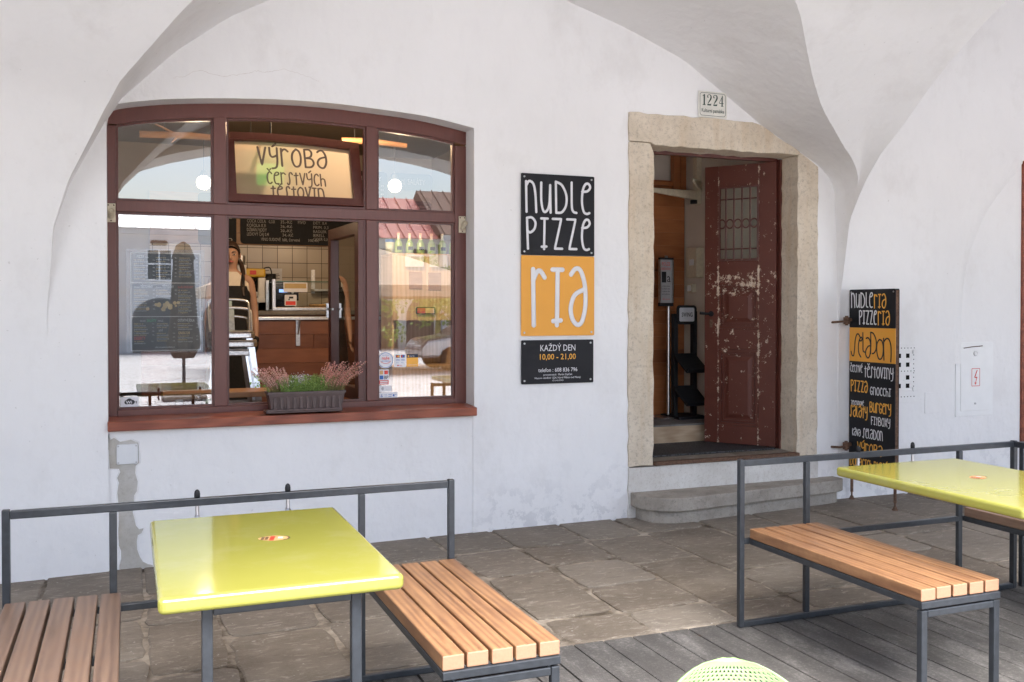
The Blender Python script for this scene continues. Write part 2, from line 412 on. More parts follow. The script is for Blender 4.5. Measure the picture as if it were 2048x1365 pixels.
# one big sheet for the square, sloping gently down away from the arcade
m = MB(); xs = [-300, -60, -20, -8, 0, 8, 20, 60, 300]; ys = [-400, -80, -45, -33, -20, -10, -5, 0, 3.6]
def gz(y): return -.10-.45*sstep(-4, -33, y)
m.grid([[(x, y, gz(y)) for x in xs] for y in ys])
m.grid([[(x, y, -.10) for x in (-300, 0, 300)] for y in (3.6, 300)])
def cobbles():
    t = NT('square_cobbles'); p = t.coord(False)
    v = t.n('TexVoronoi', Vector=p, Scale=7.0); e = t.n('TexVoronoi', _feature='DISTANCE_TO_EDGE', Vector=p, Scale=7.0)
    c = t.mix(t.sep(v.outputs[1])[0], (.45, .45, .46), (.60, .60, .61)); c = t.mix(t.ramp(e.outputs[0], [(.02, 1.0), (.08, 0.0)]), c, (.12, .11, .10))
    c = t.mix(t.ramp(t.noise(p, .3, 4), [(.4, 0.0), (.7, .5)]), c, (.54, .54, .55))
    return t.fin(c, .85, t.bump(e.outputs[0], .4, .02), .3)
m.build('square_ground', cobbles()); tag(bpy.data.objects['square_ground'], kind='structure')
# paving: individual worn slabs over a sandy bed
bed = MB(); bed.grid([[(x, y, pave_z(x, y)-.0075) for x in np.linspace(-6, 12, 40)] for y in np.linspace(3.70, 6.1, 8)])
tag(bed.build('paving_bed', M['sand']), kind='structure')
rows = {0: [3.76, 4.03, 4.76, 5.30], 1: [3.76, 4.41, 4.9, 5.4], 2: [3.76, 4.03, 4.45, 5.36], 3: [3.76, 4.09, 4.85, 5.41], 4: [3.76, 4.06, 4.48, 4.95, 5.37],
        5: [3.76, 4.0, 4.82, 5.40], 6: [3.76, 4.02, 4.5, 5.45]}
cols = [-5.6, -4.9, -4.3, -3.7, -3.1, -2.5, -1.95, -1.4, -.9, -.42, .07, .40, .84, 1.30, 1.76, 2.18, 2.65, 3.08, 3.58, 4.05, 4.54, 5.12, 5.66, 6.2, 6.8, 7.4, 8.0, 8.7, 9.4, 10.2]
known = {.07: rows[0], .40: rows[1], .84: rows[2], 1.30: rows[2], 1.76: rows[3], 2.18: rows[4], 2.65: rows[5], 3.08: rows[6]}
rs = random.Random(3); slab = MB()
def slab_piece(x0, x1, y0, y1):
    j = lambda: rs.uniform(-.016, .016)
    g = rs.uniform(.006, .017); n = 7
    c = [(x0+g+j(), y0+g+j()), (x1-g+j(), y0+g+j()), (x1-g+j(), y1-g+j()), (x0+g+j(), y1-g+j())]
    dz = rs.uniform(-.0025, .003); tx, ty = rs.uniform(-.004, .004), rs.uniform(-.004, .004)
    ring = []
    for k in range(4):
        a, b = Vector(c[k]), Vector(c[(k+1) % 4]); nn = Vector((-(b-a).y, (b-a).x)).normalized()
        for i in range(n):
            t = i/n; q = a.lerp(b, t)+nn*(rs.uniform(-.006, .008)+(.014 if i == 0 else 0)*0)
            if i == 0: q = q+(Vector(((x0+x1)/2, (y0+y1)/2))-q).normalized()*.022
            ring.append(q)
    cx, cy = (x0+x1)/2, (y0+y1)/2
    def Z(q): return pave_z(q.x, q.y)+dz+tx*(q.x-cx)+ty*(q.y-cy)
    N = len(ring); ins = []
    for q in ring:
        d = (Vector((cx, cy))-q).normalized(); ins.append(q+d*.010)
    vs = [(q.x, q.y, Z(q)-.014) for q in ring]+[(q.x, q.y, Z(q)-.004) for q in ring]+[(q.x, q.y, Z(q)) for q in ins]
    fs = [(k, (k+1) % N, N+(k+1) % N, N+k) for k in range(N)]+[(N+k, N+(k+1) % N, 2*N+(k+1) % N, 2*N+k) for k in range(N)]+[tuple(range(2*N, 3*N))]
    slab.add(vs, fs)
for i in range(len(cols)-1):
    r = known.get(cols[i])
    if r is None:
        r = [3.76]; y = 3.76+rs.uniform(.2, .7)
        while y < 5.2: r.append(y); y += rs.uniform(.4, .85)
    r = r+[6.02]
    for k in range(len(r)-1): slab_piece(cols[i], cols[i+1], r[k], r[k+1])
o = slab.build('stone_pavement', M['paving']); tag(o, kind='structure')
# decking
dk = MB(); x = 1.77-.1432*44
while x < 9.5:
    for (ya, yb) in ((.05, 1.80), (1.806, 3.742)):
        dk.box(x+.0035, x+.1432-.0035, ya, yb, -.022, rs.uniform(-.0012, .0008))
    x += .1432
tag(dk.build('deck', M['deck'], bevel=.002, seg=1), kind='structure')
dk = MB(); dk.box(-4.6, 9.6, .05, 3.735, -.099, -.026); tag(dk.build('deck_substructure', M['gap']), kind='structure')

# ================================================================== THE ARCADE BUILDING
bld = empty('arcade_building', (2.2, YW, 0), 'white plastered arcade building with vaulted porch, shop window and stone doorway', 'building')
WTH = .17
# window opening outline (x, z)
arch = [(-.11, 2.49), (-.095, 2.555), (-.045, 2.595), (.198, 2.64), (.528, 2.672), (.843, 2.69), (1.1, 2.693), (1.326, 2.685), (1.74, 2.658), (2.07, 2.605)]
arch = [(p[0], p[1]) for p in smooth_path([(a, b, 0) for a, b in arch], 4)]
def wall_piece(mb, pts, y0, y1):     # (x,z) polygon extruded in y
    mb.prism(pts, (0, 0, 0), (1, 0, 0), (0, 0, 1), (0, 1, 0), y0, y1)
wl = MB()
wall_piece(wl, [(-7, -.3), (-.11, -.3), (-.11, 4.3), (-7, 4.3)], YW-.012, YW+WTH)
wall_piece(wl, [(-.11, -.3), (2.062, -.3), (2.062, .757), (-.11, .757)], YW+.008, YW+WTH)
for i in range(len(arch)-1):
    (a, b), (c, d) = arch[i], arch[i+1]
    if c-a > 1e-4: wall_piece(wl, [(a, b), (c, d), (c, 4.3), (a, 4.3)], YW, YW+WTH)
wall_piece(wl, [(2.07, .757), (2.062, .757), (2.062, -.3), (3.2, -.3), (3.2, 4.3), (2.07, 4.3)], YW, YW+WTH)
wall_piece(wl, [(3.2, 2.70), (4.6, 2.60), (4.78, 2.45), (4.78, 4.3), (3.2, 4.3)], YW, YW+WTH)
wall_piece(wl, [(4.78, -.3), (6.86, -.3), (6.86, 4.3), (4.78, 4.3)], YW, YW+WTH)
wall_piece(wl, [(6.86, 2.7), (8.2, 2.7), (8.2, 4.3), (6.86, 4.3)], YW, YW+WTH)
wall_piece(wl, [(8.2, -.3), (13, -.3), (13, 4.3), (8.2, 4.3)], YW, YW+WTH)
# shallow blind arch on the wall of the neighbouring bay
ring = [(6.02, .9), (6.03, 1.55), (6.12, 2.0), (6.32, 2.35), (6.6, 2.62), (6.9, 2.86), (7.3, 3.1)]
wl.build('wall', M['plaster'], bld)
# ---- vault
RZ = [-.3, 1.0, 1.479, 2.2, 2.304, 2.404, 2.513, 2.603, 2.781, 3.005, 3.187, 3.357, 3.5, 3.565, 3.59]
RX = [4.99, 4.986, 4.982, 4.958, 4.948, 4.915, 4.80, 4.62, 4.273, 3.921, 3.631, 3.187, 2.709, 2.35, 2.1]
LZ = [-.3, 1.0, 1.438, 1.883, 2.137, 2.489, 2.624, 2.919, 3.143, 3.272, 3.42, 3.53, 3.575, 3.59]
LX = [-.425, -.42, -.414, -.377, -.295, -.115, -.032, .259, .549, .781, 1.15, 1.55, 1.8, 2.1]
GZ = [-.3, 1.0, 1.513, 2.103, 2.379, 2.54, 2.734, 2.909, 3.024, 3.217, 3.35, 3.43, 3.47]
GY = [5.868, 5.866, 5.846, 5.719, 5.597, 5.49, 5.26, 5.04, 4.87, 4.571, 4.28, 4.05, 3.85]
YF = 2.12                       # inner face of the outer arcade wall
def yg(z): return float(np.interp(z, GZ, GY))
YM = 3.85; KF = (YM-YF)/(YW-YM)
def ygf(z): return YM-(yg(z)-YM)*KF
def xr(z): return float(np.interp(z, RZ, RX))
def xl(z): return float(np.interp(z, LZ, LX))
ZS = [-.3, .6, 1.2]+list(np.linspace(1.45, 3.47, 46))
va = MB()
BAYS = [-5.95, 0.0]
# the next bay is taller: its arch starts almost upright from the shared pier
L2Z = [-.3, 1.0, 1.66, 1.96, 2.38, 2.73, 3.03, 3.2, 3.32, 3.47, 3.62, 3.8, 3.95, 4.1, 4.2, 4.25]
L2X = [4.988, 4.985, 4.975, 4.965, 4.94, 4.936, 4.905, 4.90, 4.90, 4.91, 4.96, 5.10, 5.32, 5.75, 6.25, 6.9]
def xl2(z): return float(np.interp(z, L2Z, L2X))
def xr2(z): return 13.8-xl2(z)
def rib(z): return .13*sstep(2.0, 2.7, z)*(1-sstep(3.2, 3.47, z))      # the plaster swells forward along that groin
for g0, g1, fx, rb in ((YW+.02, yg, xl2, 1), (YF, ygf, xl2, 0), (YW+.02, yg, xr2, 0), (YF, ygf, xr2, 0)):
    va.grid([[(fx(z), g0+(g1(z)-rb*rib(z)-g0)*t, z) for t in np.linspace(0, 1, 9)] for z in ZS], True)
top = [(xl2(z), z) for z in np.linspace(3.47, 4.25, 20)]+[(xr2(z), z) for z in np.linspace(4.248, 3.47, 20)]
va.grid([[(x, YF+(YW+.02-YF)*t, z) for t in np.linspace(0, 1, 9)] for x, z in top], True)
for b in BAYS:
    for fx in (xl, xr):
        va.grid([[(fx(z)+b, YW+.02+(yg(z)-YW-.02)*t, z) for t in np.linspace(0, 1, 9)] for z in ZS], True)
        va.grid([[(fx(z)+b, YF+(ygf(z)-YF)*t, z) for t in np.linspace(0, 1, 9)] for z in ZS], True)
    # the crown runs through from wall to arcade
    top = [(xl(z)+b, z) for z in np.linspace(3.47, 3.59, 10)]+[(xr(z)+b, z) for z in np.linspace(3.588, 3.47, 10)]
    va.grid([[(x, YF+(YW+.02-YF)*t, z) for t in np.linspace(0, 1, 9)] for x, z in top], True)
for g in (yg, ygf):
    va.grid([[(xr(z)+BAYS[0]+(xl(z)-xr(z)-BAYS[0])*t, g(z), z) for t in np.linspace(0, 1, 7)] for z in ZS], True)
    va.grid([[(xr(z)+(xl2(z)-xr(z))*t, g(z)-(rib(z)*sstep(.55, 1.15, t)/sstep(.55, 1.15, 1) if g is yg else 0), z) for t in np.linspace(0, 1, 15)] for z in ZS], True)
va.build('vault', M['vault'], bld, recalc=True)
# ---- outer arcade wall with segmental arches, and the storey above it
oa = MB(); YO = 1.45
half = 2.6; zs, zc = 2.28, 3.16
cen = [2.0-5.9, 2.0, 2.0+5.9]
def archz(u): return zs+(zc-zs)*math.sqrt(max(0, 1-(u/half)**2))**1.15
edges = []
for c in cen:
    us = [-half*math.cos(PI*i/24) for i in range(25)]
    for i in range(24):
        wall_piece(oa, [(c+us[i], archz(us[i])), (c+us[i+1], archz(us[i+1])), (c+us[i+1], 4.6), (c+us[i], 4.6)], YO, YF)
px_edges = [-40, cen[0]-half, cen[0]+half, cen[1]-half, cen[1]+half, cen[2]-half, cen[2]+half, 40]
for i in range(0, 8, 2):
    x0, x1 = px_edges[i], px_edges[i+1]
    wall_piece(oa, [(x0, -.3), (x1, -.3), (x1, 4.6), (x0, 4.6)], YO, YF)
oa.box(-40, 40, YO, YO+.4, 4.602, 7.6)
oa.build('outer_arcade', M['plaster'], bld)
up = MB(); up.box(-40, 40, YO+.1, 14, 4.32, 4.55); up.build('upper_floor', M['plaster'], bld)
# ---- shop window -----------------------------------------------------------
win = MB(); FY0, FY1 = 6.03, 6.085
IN0, IN1 = -.064, 1.992
def arch_z(x, d=0): return float(np.interp(x, [a[0] for a in arch], [a[1] for a in arch]))-d
win.box(-.112, IN0, FY0, FY1, .80, 2.50)
win.box(IN1, 2.072, FY0, FY1, .80, 2.512)
xs = list(np.linspace(-.112, 2.072, 33))
wx = [x for x in xs]
for i in range(32):
    a, b = xs[i], xs[i+1]
    z0a, z0b = arch_z(max(a, -.05), .028), arch_z(max(b, -.05), .028)
    wall_piece(win, [(a, z0a-.058), (b, z0b-.058), (b, z0b+.03), (a, z0a+.03)], FY0, FY1)
def top_in(x): return arch_z(max(x, -.05), .028)-.058
for (a, b) in ((.476, .551), (1.403, 1.475)):
    win.box(a, b, FY0-.002, FY1, .858, 2.006); win.box(a, b, FY0-.002, FY1, 2.072, top_in((a+b)/2)+.005)
win.box(IN0, IN1, FY0-.004, FY1, 2.006, 2.072)
win.box(IN0, IN1, FY0-.001, FY1, .80, .858)
wn = win.build('shop_window', M['frame'], bld, bevel=.004)
# beads round every light (dark, stepped back) and the fixed panes
lights = [(IN0, .476, 2.072, None), (1.475, IN1, 2.072, None), (IN0, .476, .858, 2.006), (1.475, IN1, .858, 2.006), (.551, 1.403, 2.072, None), (.551, 1.403, .858, 2.006)]
bd = MB(); B = .013
for (a, b, z0, z1) in lights:
    y0, y1 = FY0+.016, FY1-.004
    bd.box(a, a+B, y0, y1, z0, z1 or top_in(a+.01)); bd.box(b-B, b, y0, y1, z0, z1 or top_in(b-.01))
    bd.box(a+B, b-B, y0, y1, z0, z0+B)
    if z1: bd.box(a+B, b-B, y0, y1, z1-B, z1)
    else:
        q = list(np.linspace(a+B, b-B, 9))
        for i in range(8): wall_piece(bd, [(q[i], top_in(q[i])-B), (q[i+1], top_in(q[i+1])-B), (q[i+1], top_in(q[i+1])+.002), (q[i], top_in(q[i])+.002)], y0, y1)
bd.build('glazing_bead', M['frame_dark'], wn)
for (a, b, z0, z1) in lights[:4]:
    g = MB(); e = .006
    if z1: pts = [(a+e, z0+e), (b-e, z0+e), (b-e, z1-e), (a+e, z1-e)]
    else: pts = [(a+e, z0+e), (b-e, z0+e)]+[(x, top_in(x)-e) for x in np.linspace(b-e, a+e, 8)]
    g.add([(x, 6.062, z) for x, z in pts], [tuple(range(len(pts)))]); g.build('pane', M['glass'], wn)
sl = MB(); 
wall_piece2 = [(5.822, .757), (6.03, .757), (6.03, .822), (5.822, .812)]
sl.prism(wall_piece2, (0, 0, 0), (0, 1, 0), (0, 0, 1), (1, 0, 0), -.112, 2.074)
sl.build('sill', M['sill'], wn, bevel=.006)
# tilting sash with the frosted lettered pane
ts = MB(); bl, br, zb = .563, 1.391, 2.088
def tilt(x, y, z):             # local sash plane -> world, turned about its bottom edge
    a = math.radians(21); h = z-zb
    return (x, 6.055+h*math.sin(a)+y*math.cos(a), zb+h*math.cos(a)-y*math.sin(a))
s0 = 0
def tbox(mb, pts, y0, y1):
    n = len(pts); A = [tilt(x, y0, z) for x, z in pts]; Bq = [tilt(x, y1, z) for x, z in pts]
    mb.add(A, [tuple(range(n))[::-1]]); mb.add(Bq, [tuple(range(n))]); mb.add(A+Bq, [(k, (k+1) % n, n+(k+1) % n, n+k) for k in range(n)])
def stop(x): return 2.568-.020*((x-.90)/.45)**2-.012*(x-.9)
tbox(ts, [(bl, zb), (br, zb), (br, zb+.05), (bl, zb+.05)], -.02, .03)
tbox(ts, [(bl, zb+.05), (bl+.05, zb+.05), (bl+.05, stop(bl)-.045), (bl, stop(bl))], -.02, .03)
tbox(ts, [(br-.06, zb+.05), (br, zb+.05), (br, stop(br)), (br-.06, stop(br)-.045)], -.02, .03)
q = list(np.linspace(bl, br, 13))
for i in range(12): tbox(ts, [(q[i], stop(q[i])-.05), (q[i+1], stop(q[i+1])-.05), (q[i+1], stop(q[i+1])), (q[i], stop(q[i]))], -.022, .028)
sash = ts.build('tilting_sash', M['frame_dark'], bld)
fp = MB(); pts = [(bl+.045, zb+.045), (br-.055, zb+.045)]+[(x, stop(x)-.048) for x in np.linspace(br-.055, bl+.045, 9)]
A = [tilt(x, .004, z) for x, z in pts]; fp.add(A, [tuple(range(len(A)))]); fp.build('frosted_pane', M['frosted'], sash)
# casement opened inwards
ca = MB(); H0, H1 = Vector((1.388, 6.05, 0)), Vector((1.342, 6.80, 0)); cd = (H1-H0); cl = cd.length; cd.normalize(); cn = Vector((-cd.y, cd.x, 0))
def cbox(mb, u0, u1, z0, z1, d0, d1):
    mb.prism([(u0, z0), (u1, z0), (u1, z1), (u0, z1)], H0, cd, (0, 0, 1), cn, d0, d1)
cbox(ca, 0, .075, .86, 1.995, -.02, .035); cbox(ca, cl-.075, cl, .86, 1.995, -.02, .035)
cbox(ca, .075, cl-.075, .86, .935, -.02, .035); cbox(ca, .075, cl-.075, 1.92, 1.995, -.02, .035)
cas = ca.build('casement', M['frame_dark'], bld, bevel=.004)
g = MB(); g.add([tuple(H0+cd*u+cn*.006+Vector((0, 0, z))) for u, z in ((.07, .93), (cl-.07, .93), (cl-.07, 1.925), (.07, 1.925))], [(0, 1, 2, 3)]); g.build('pane', M['glass_thin'], cas)
hd = MB(); 
q = H0+cd*(cl-.035)+cn*.05; hd.box(q.x-.008, q.x+.008, q.y-.012, q.y+.012, 1.38, 1.48); hd.bar((q.x, q.y, 1.44), (q.x+.02, q.y-.09, 1.44), .014); hd.build('handle', M['screw'], cas)
# ---- stone doorway -----------------------------------------------------------
ds = MB(); F = YW-.012; BK = 6.07
def rough(pts, n=9, amp=.006, seed=1):
    r = random.Random(seed); out = []
    for i in range(len(pts)):
        a, b = Vector(pts[i]), Vector(pts[(i+1) % len(pts)])
        L = (b-a).length; k = max(1, int(L/.07))
        for j in range(k):
            p = a.lerp(b, j/k); out.append((p.x+(r.uniform(-amp, amp) if 0 < j else 0), p.y+(r.uniform(-amp, amp) if 0 < j else 0)))
    return out
wall_piece(ds, rough([(3.19, .352), (3.385, .352), (3.385, 2.52), (3.355, 2.588), (3.19, 2.588)], seed=2), F, BK)
wall_piece(ds, rough([(3.19, 2.592), (3.36, 2.592), (3.39, 2.575), (4.60, 2.575), (4.62, 2.598), (4.27, 2.775), (4.2, 2.79), (3.19, 2.79)], seed=3), F-.003, BK)
wall_piece(ds, rough([(4.60, .352), (4.785, .352), (4.785, 2.50), (4.625, 2.594), (4.60, 2.571)], seed=4), F, BK)
ds.build('door_surround', M['stone'], bld, bevel=.005, seg=2)
pl = MB(); wall_piece(pl, rough([(3.185, -.1), (4.80, -.1), (4.79, .348), (3.19, .348)], seed=5), F-.004, BK); pl.build('threshold_block', stone('whitewashed_stone', (.56, .53, .49), (.68, .66, .63), (.36, .30, .25), .8), bld, bevel=.006)
th = MB(); th.box(3.388, 4.61, YW-.035, YW+.02, .352, .378)
th.build('threshold_board', M['rust'], bld, bevel=.004)
tf = MB()
for k in range(5): tf.box(3.39+k*.243, 3.39+k*.243+.236, YW+.022, YW+.17, .352, .376+.001*(k % 2))
tf.build('threshold_slab', M['paving'], bld, bevel=.003)
dstep = MB()
def step_outline(off, z):
    pts = [(3.21+off, 5.9), (3.20+off, 5.78), (3.23+off, 5.68), (3.31+off, 5.595+off*.7), (3.45+off*.3, 5.555+off)]
    pts += [(x, 5.555+off+(x-3.45)*.112) for x in (3.8, 4.2, 4.6)]
    pts += [(4.82-off*.4, 5.712+off), (4.93-off, 5.75+off*.6), (4.95-off, 5.80), (4.94-off, 5.9)]
    return [(p.x, p.y) for p in smooth_path([(a, b, 0) for a, b in pts], 4)]
for (off, z0, z1) in ((0, .088, .178), (.04, -.08, .084)):
    dstep.prism(step_outline(off, 0), (0, 0, 0), (1, 0, 0), (0, 1, 0), (0, 0, 1), z0, z1)
st = dstep.build('doorstep', M['step'], bld, bevel=.014, seg=3)
# ---- door leaf ------------------------------------------------------------------
DH = Vector((4.578, 6.075, 0)); DF = Vector((4.245, 6.535, 0)); dd = (DF-DH); DL = dd.length; dd.normalize(); dn = Vector((-dd.y, dd.x, 0))*1
if dn.y > 0: dn = -dn
def dp(u, z, d): return tuple(DH+dd*u+Vector((0, 0, z))+dn*d)
def dbox(mb, u0, u1, z0, z1, d0, d1): mb.prism([(u0, z0), (u1, z0), (u1, z1), (u0, z1)], DH, dd, (0, 0, 1), dn, d0, d1)
dl = MB(); U0, U1 = .135, .455
dbox(dl, 0, U0-.001, .392, 2.555, -.025, .0225); dbox(dl, U1+.001, DL, .392, 2.555, -.025, .0225)
for (a, b) in ((.392, .535), (1.125, 1.285), (1.625, 1.815), (2.39, 2.555)): dbox(dl, U0, U1, a, b, -.024, .0215)
leaf = dl.build('door', M['door'], bld, bevel=.003)
pn = MB()
for (a, b) in ((.536, 1.124), (1.286, 1.624)):
    dbox(pn, U0+.001, U1-.001, a, b, -.018, .004)
    # moulding frame and raised field
    for (e, w_, d) in ((.0, .022, .019), (.03, .01, .012)):
        dbox(pn, U0+e+.001, U0+e+w_, a+e, b-e, .003, d); dbox(pn, U1-e-w_, U1-e-.001, a+e, b-e, .003, d)
        dbox(pn, U0+e+w_, U1-e-w_, a+e, a+e+w_, .003, d-.0005); dbox(pn, U0+e+w_, U1-e-w_, b-e-w_, b-e, .003, d-.0005)
    f0 = [(U0+.055, a+.055), (U1-.055, a+.055), (U1-.055, b-.055), (U0+.055, b-.055)]; f1 = [(U0+.085, a+.085), (U1-.085, a+.085), (U1-.085, b-.085), (U0+.085, b-.085)]
    vs = [dp(u, z, .005) for u, z in f0]+[dp(u, z, .015) for u, z in f1]
    pn.add(vs, [(k, (k+1) % 4, 4+(k+1) % 4, 4+k) for k in range(4)]+[(4, 5, 6, 7)])
pn.build('door_panel', M['door'], leaf)
gr = MB()
for u in (U0+.006, U1-.006): dbox(gr, u-.007, u+.007, 1.816, 2.389, .006, .026)
for z in (1.823, 2.383): dbox(gr, U0+.013, U1-.013, z-.007, z+.007, .006, .0255)
us = [U0+(U1-U0)*k/5 for k in (1, 2, 3, 4)]
for u in us: gr.tube([dp(u, 1.82, .034), dp(u, 2.385, .034)], .0065, 8)
for z in (1.905, 2.29):
    gr.tube([dp(U0+.006, z, .030), dp(U1-.006, z, .030)], .0055, 8)
    for u in us: gr.ball(dp(u, z, .036), .011, 8)
for k in range(5):
    uc = U0+(U1-U0)*(k+.5)/5
    if k < 5: gr.tube([dp(uc+.029*math.cos(t), 2.10+.034*math.sin(t), .034) for t in [2*PI*i/16 for i in range(16)]], .0062, 8, closed=True)
gr.build('grille', M['frame_dark'], leaf)
g = MB(); g.add([dp(u, z, -.004) for u, z in ((U0, 1.816), (U1, 1.816), (U1, 2.389), (U0, 2.389))], [(0, 1, 2, 3)]); g.build('glass', M['glass_thin'], leaf)
h = MB(); uh = DL-.055
h.cyl((0, 0), .022, 0, .004, 16); h.v = [dp(uh+x, 1.402+y, .0225+z) for x, y, z in h.v]
h.tube([dp(uh, 1.402, .022), dp(uh, 1.402, .06), dp(uh+.03, 1.404, .068), dp(uh+.075, 1.408, .066)], [.009, .009, .010, .012], 8)
h.build('handle', M['black_matt'], leaf)
h = MB(); dbox(h, uh-.012, uh+.012, 1.295, 1.36, .0225, .027)
h.build('lock_plate', M['rust'], leaf)
jf = MB(); jf.box(4.582, 4.6, 6.045, 6.10, .38, 2.571); jf.box(3.386, 4.58, 6.075, 6.12, 2.556, 2.60); jf.build('door_frame', M['frame_dark'], bld)
# brown doorway of the neighbouring shop
nd = MB(); nd.box(6.86, 6.95, YW-.02, YW+.1, -.05, 2.66); nd.box(6.95, 8.11, YW-.02, YW+.1, 2.58, 2.66); nd.box(8.11, 8.2, YW-.02, YW+.1, -.05, 2.66)
nb = nd.build('neighbouring_doorway', M['sill'], bld, bevel=.006)
g = MB(); g.box(6.952, 8.108, YW+.04, YW+.06, -.05, 2.578); g.build('neighbouring_door', M['frame'], bld)
# shallow blind arch round the neighbouring doorway: plaster skin that swells from one curve and breaks off at the other
ca_ = smooth_path([(a, b, 0) for a, b in [(5.897, 1.0), (5.897, 1.359), (5.915, 1.632), (5.965, 1.85), (6.077, 2.083), (6.241, 2.477), (6.5, 2.814), (6.8, 3.1)]], 8)
cb_ = smooth_path([(a, b, 0) for a, b in [(6.2, 1.0), (6.2, 1.318), (6.209, 1.478), (6.233, 1.699), (6.3, 1.922), (6.485, 2.254), (6.867, 2.649), (7.2, 2.95)]], 8)
m = MB(); m.grid([[(a.x+(b.x-a.x)*t, YW+.002-.012*t**1.5, a.y+(b.y-a.y)*t) for t in (0, .25, .5, .75, 1)]+[(b.x+.014, YW+.002, b.y)] for a, b in zip(ca_, cb_)]); m.build('blind_arch', M['plaster'], bld)
ck = [(0.243, 2.762), (0.262, 2.773), (0.295, 2.774), (0.353, 2.807), (0.402, 2.827), (0.45, 2.806), (0.529, 2.801), (0.598, 2.814), (0.668, 2.828), (0.709, 2.848), (0.759, 2.842), (0.81, 2.854), (0.872, 2.872), (0.934, 2.86), (1.018, 2.836), (1.092, 2.811)]
m = MB(); r_ = random.Random(2); pth = []
for i in range(len(ck)-1):
    for j in range(5): t = j/5; pth.append((ck[i][0]+(ck[i+1][0]-ck[i][0])*t, YW, ck[i][1]+(ck[i+1][1]-ck[i][1])*t+r_.uniform(-.004, .004)))
m.tube(pth, [.0004+.0006*r_.random()*(1-abs(2*i/len(pth)-1)) for i in range(len(pth))], 5); m.build('plaster_crack', M['crack'], bld)
# cement repair strip under the window (outline as it shows, 3 mm thick)
cp = MB()
pt = [(-0.107, 0.737), (-0.097, 0.709), (-0.079, 0.719), (-0.048, 0.695), (0.01, 0.704), (0.05, 0.684), (0.055, 0.624), (0.055, 0.567), (0.036, 0.551), (0.033, 0.512), (0.046, 0.462), (0.041, 0.406), (0.027, 0.384), (0.025, 0.327), (0.019, 0.287), (0.027, 0.253), (0.035, 0.212), (0.051, 0.191), (0.077, 0.194), (0.064, 0.164), (0.045, 0.154), (0.04, 0.12), (0.042, 0.074), (0.055, 0.033), (0.071, 0.003), (0.098, -0.014), (0.124, -0.022), (0.124, -0.083), (-0.061, -0.092), (-0.058, -0.007), (-0.048, 0.031), (-0.05, 0.077), (-0.061, 0.106), (-0.06, 0.248), (-0.062, 0.348), (-0.067, 0.405), (-0.059, 0.461), (-0.067, 0.489), (-0.051, 0.522), (-0.056, 0.537), (-0.106, 0.543)]
wall_piece(cp, rough(pt, amp=.004, seed=9), YW+.004, YW+.02)
cp.build('cement_patch', M['cement'], bld)
m = MB(); m.tube([(a, YW+.007, b) for a, b in rough(pt, amp=.004, seed=9)], .0045, 6, closed=True); m.build('broken_plaster_edge', M['plaster'], bld)
# ================================================================== LETTERING
def txt(mb, s, O, U, V, W=None, H=None, align='l', d=.0008, bold=0.0):
    """printed lettering: outline font laid on the plane O,U,V; H = cap height, W = full width (squeezes)"""
    c = bpy.data.curves.new('t', 'FONT'); c.body = s; c.resolution_u = 2; c.offset = bold
    o = bpy.data.objects.new('t', c); COL.objects.link(o); me = o.to_mesh()
    vs = [v.co.copy() for v in me.vertices]; fs = [tuple(p.vertices) for p in me.polygons]
    o.to_mesh_clear(); bpy.data.objects.remove(o); bpy.data.curves.remove(c)
    if not vs: return
    x0 = min(v.x for v in vs); x1 = max(v.x for v in vs)
    sy = H/.70; sx = (W/(x1-x0)) if W else sy
    O, U, V = Vector(O), Vector(U), Vector(V); N = U.cross(V)
    off = {'l': 0, 'c': -(x1-x0)*sx/2, 'r': -(x1-x0)*sx}[align]
    mb.add([O+U*((v.x-x0)*sx+off)+V*(v.y*sy)+N*d for v in vs], fs)
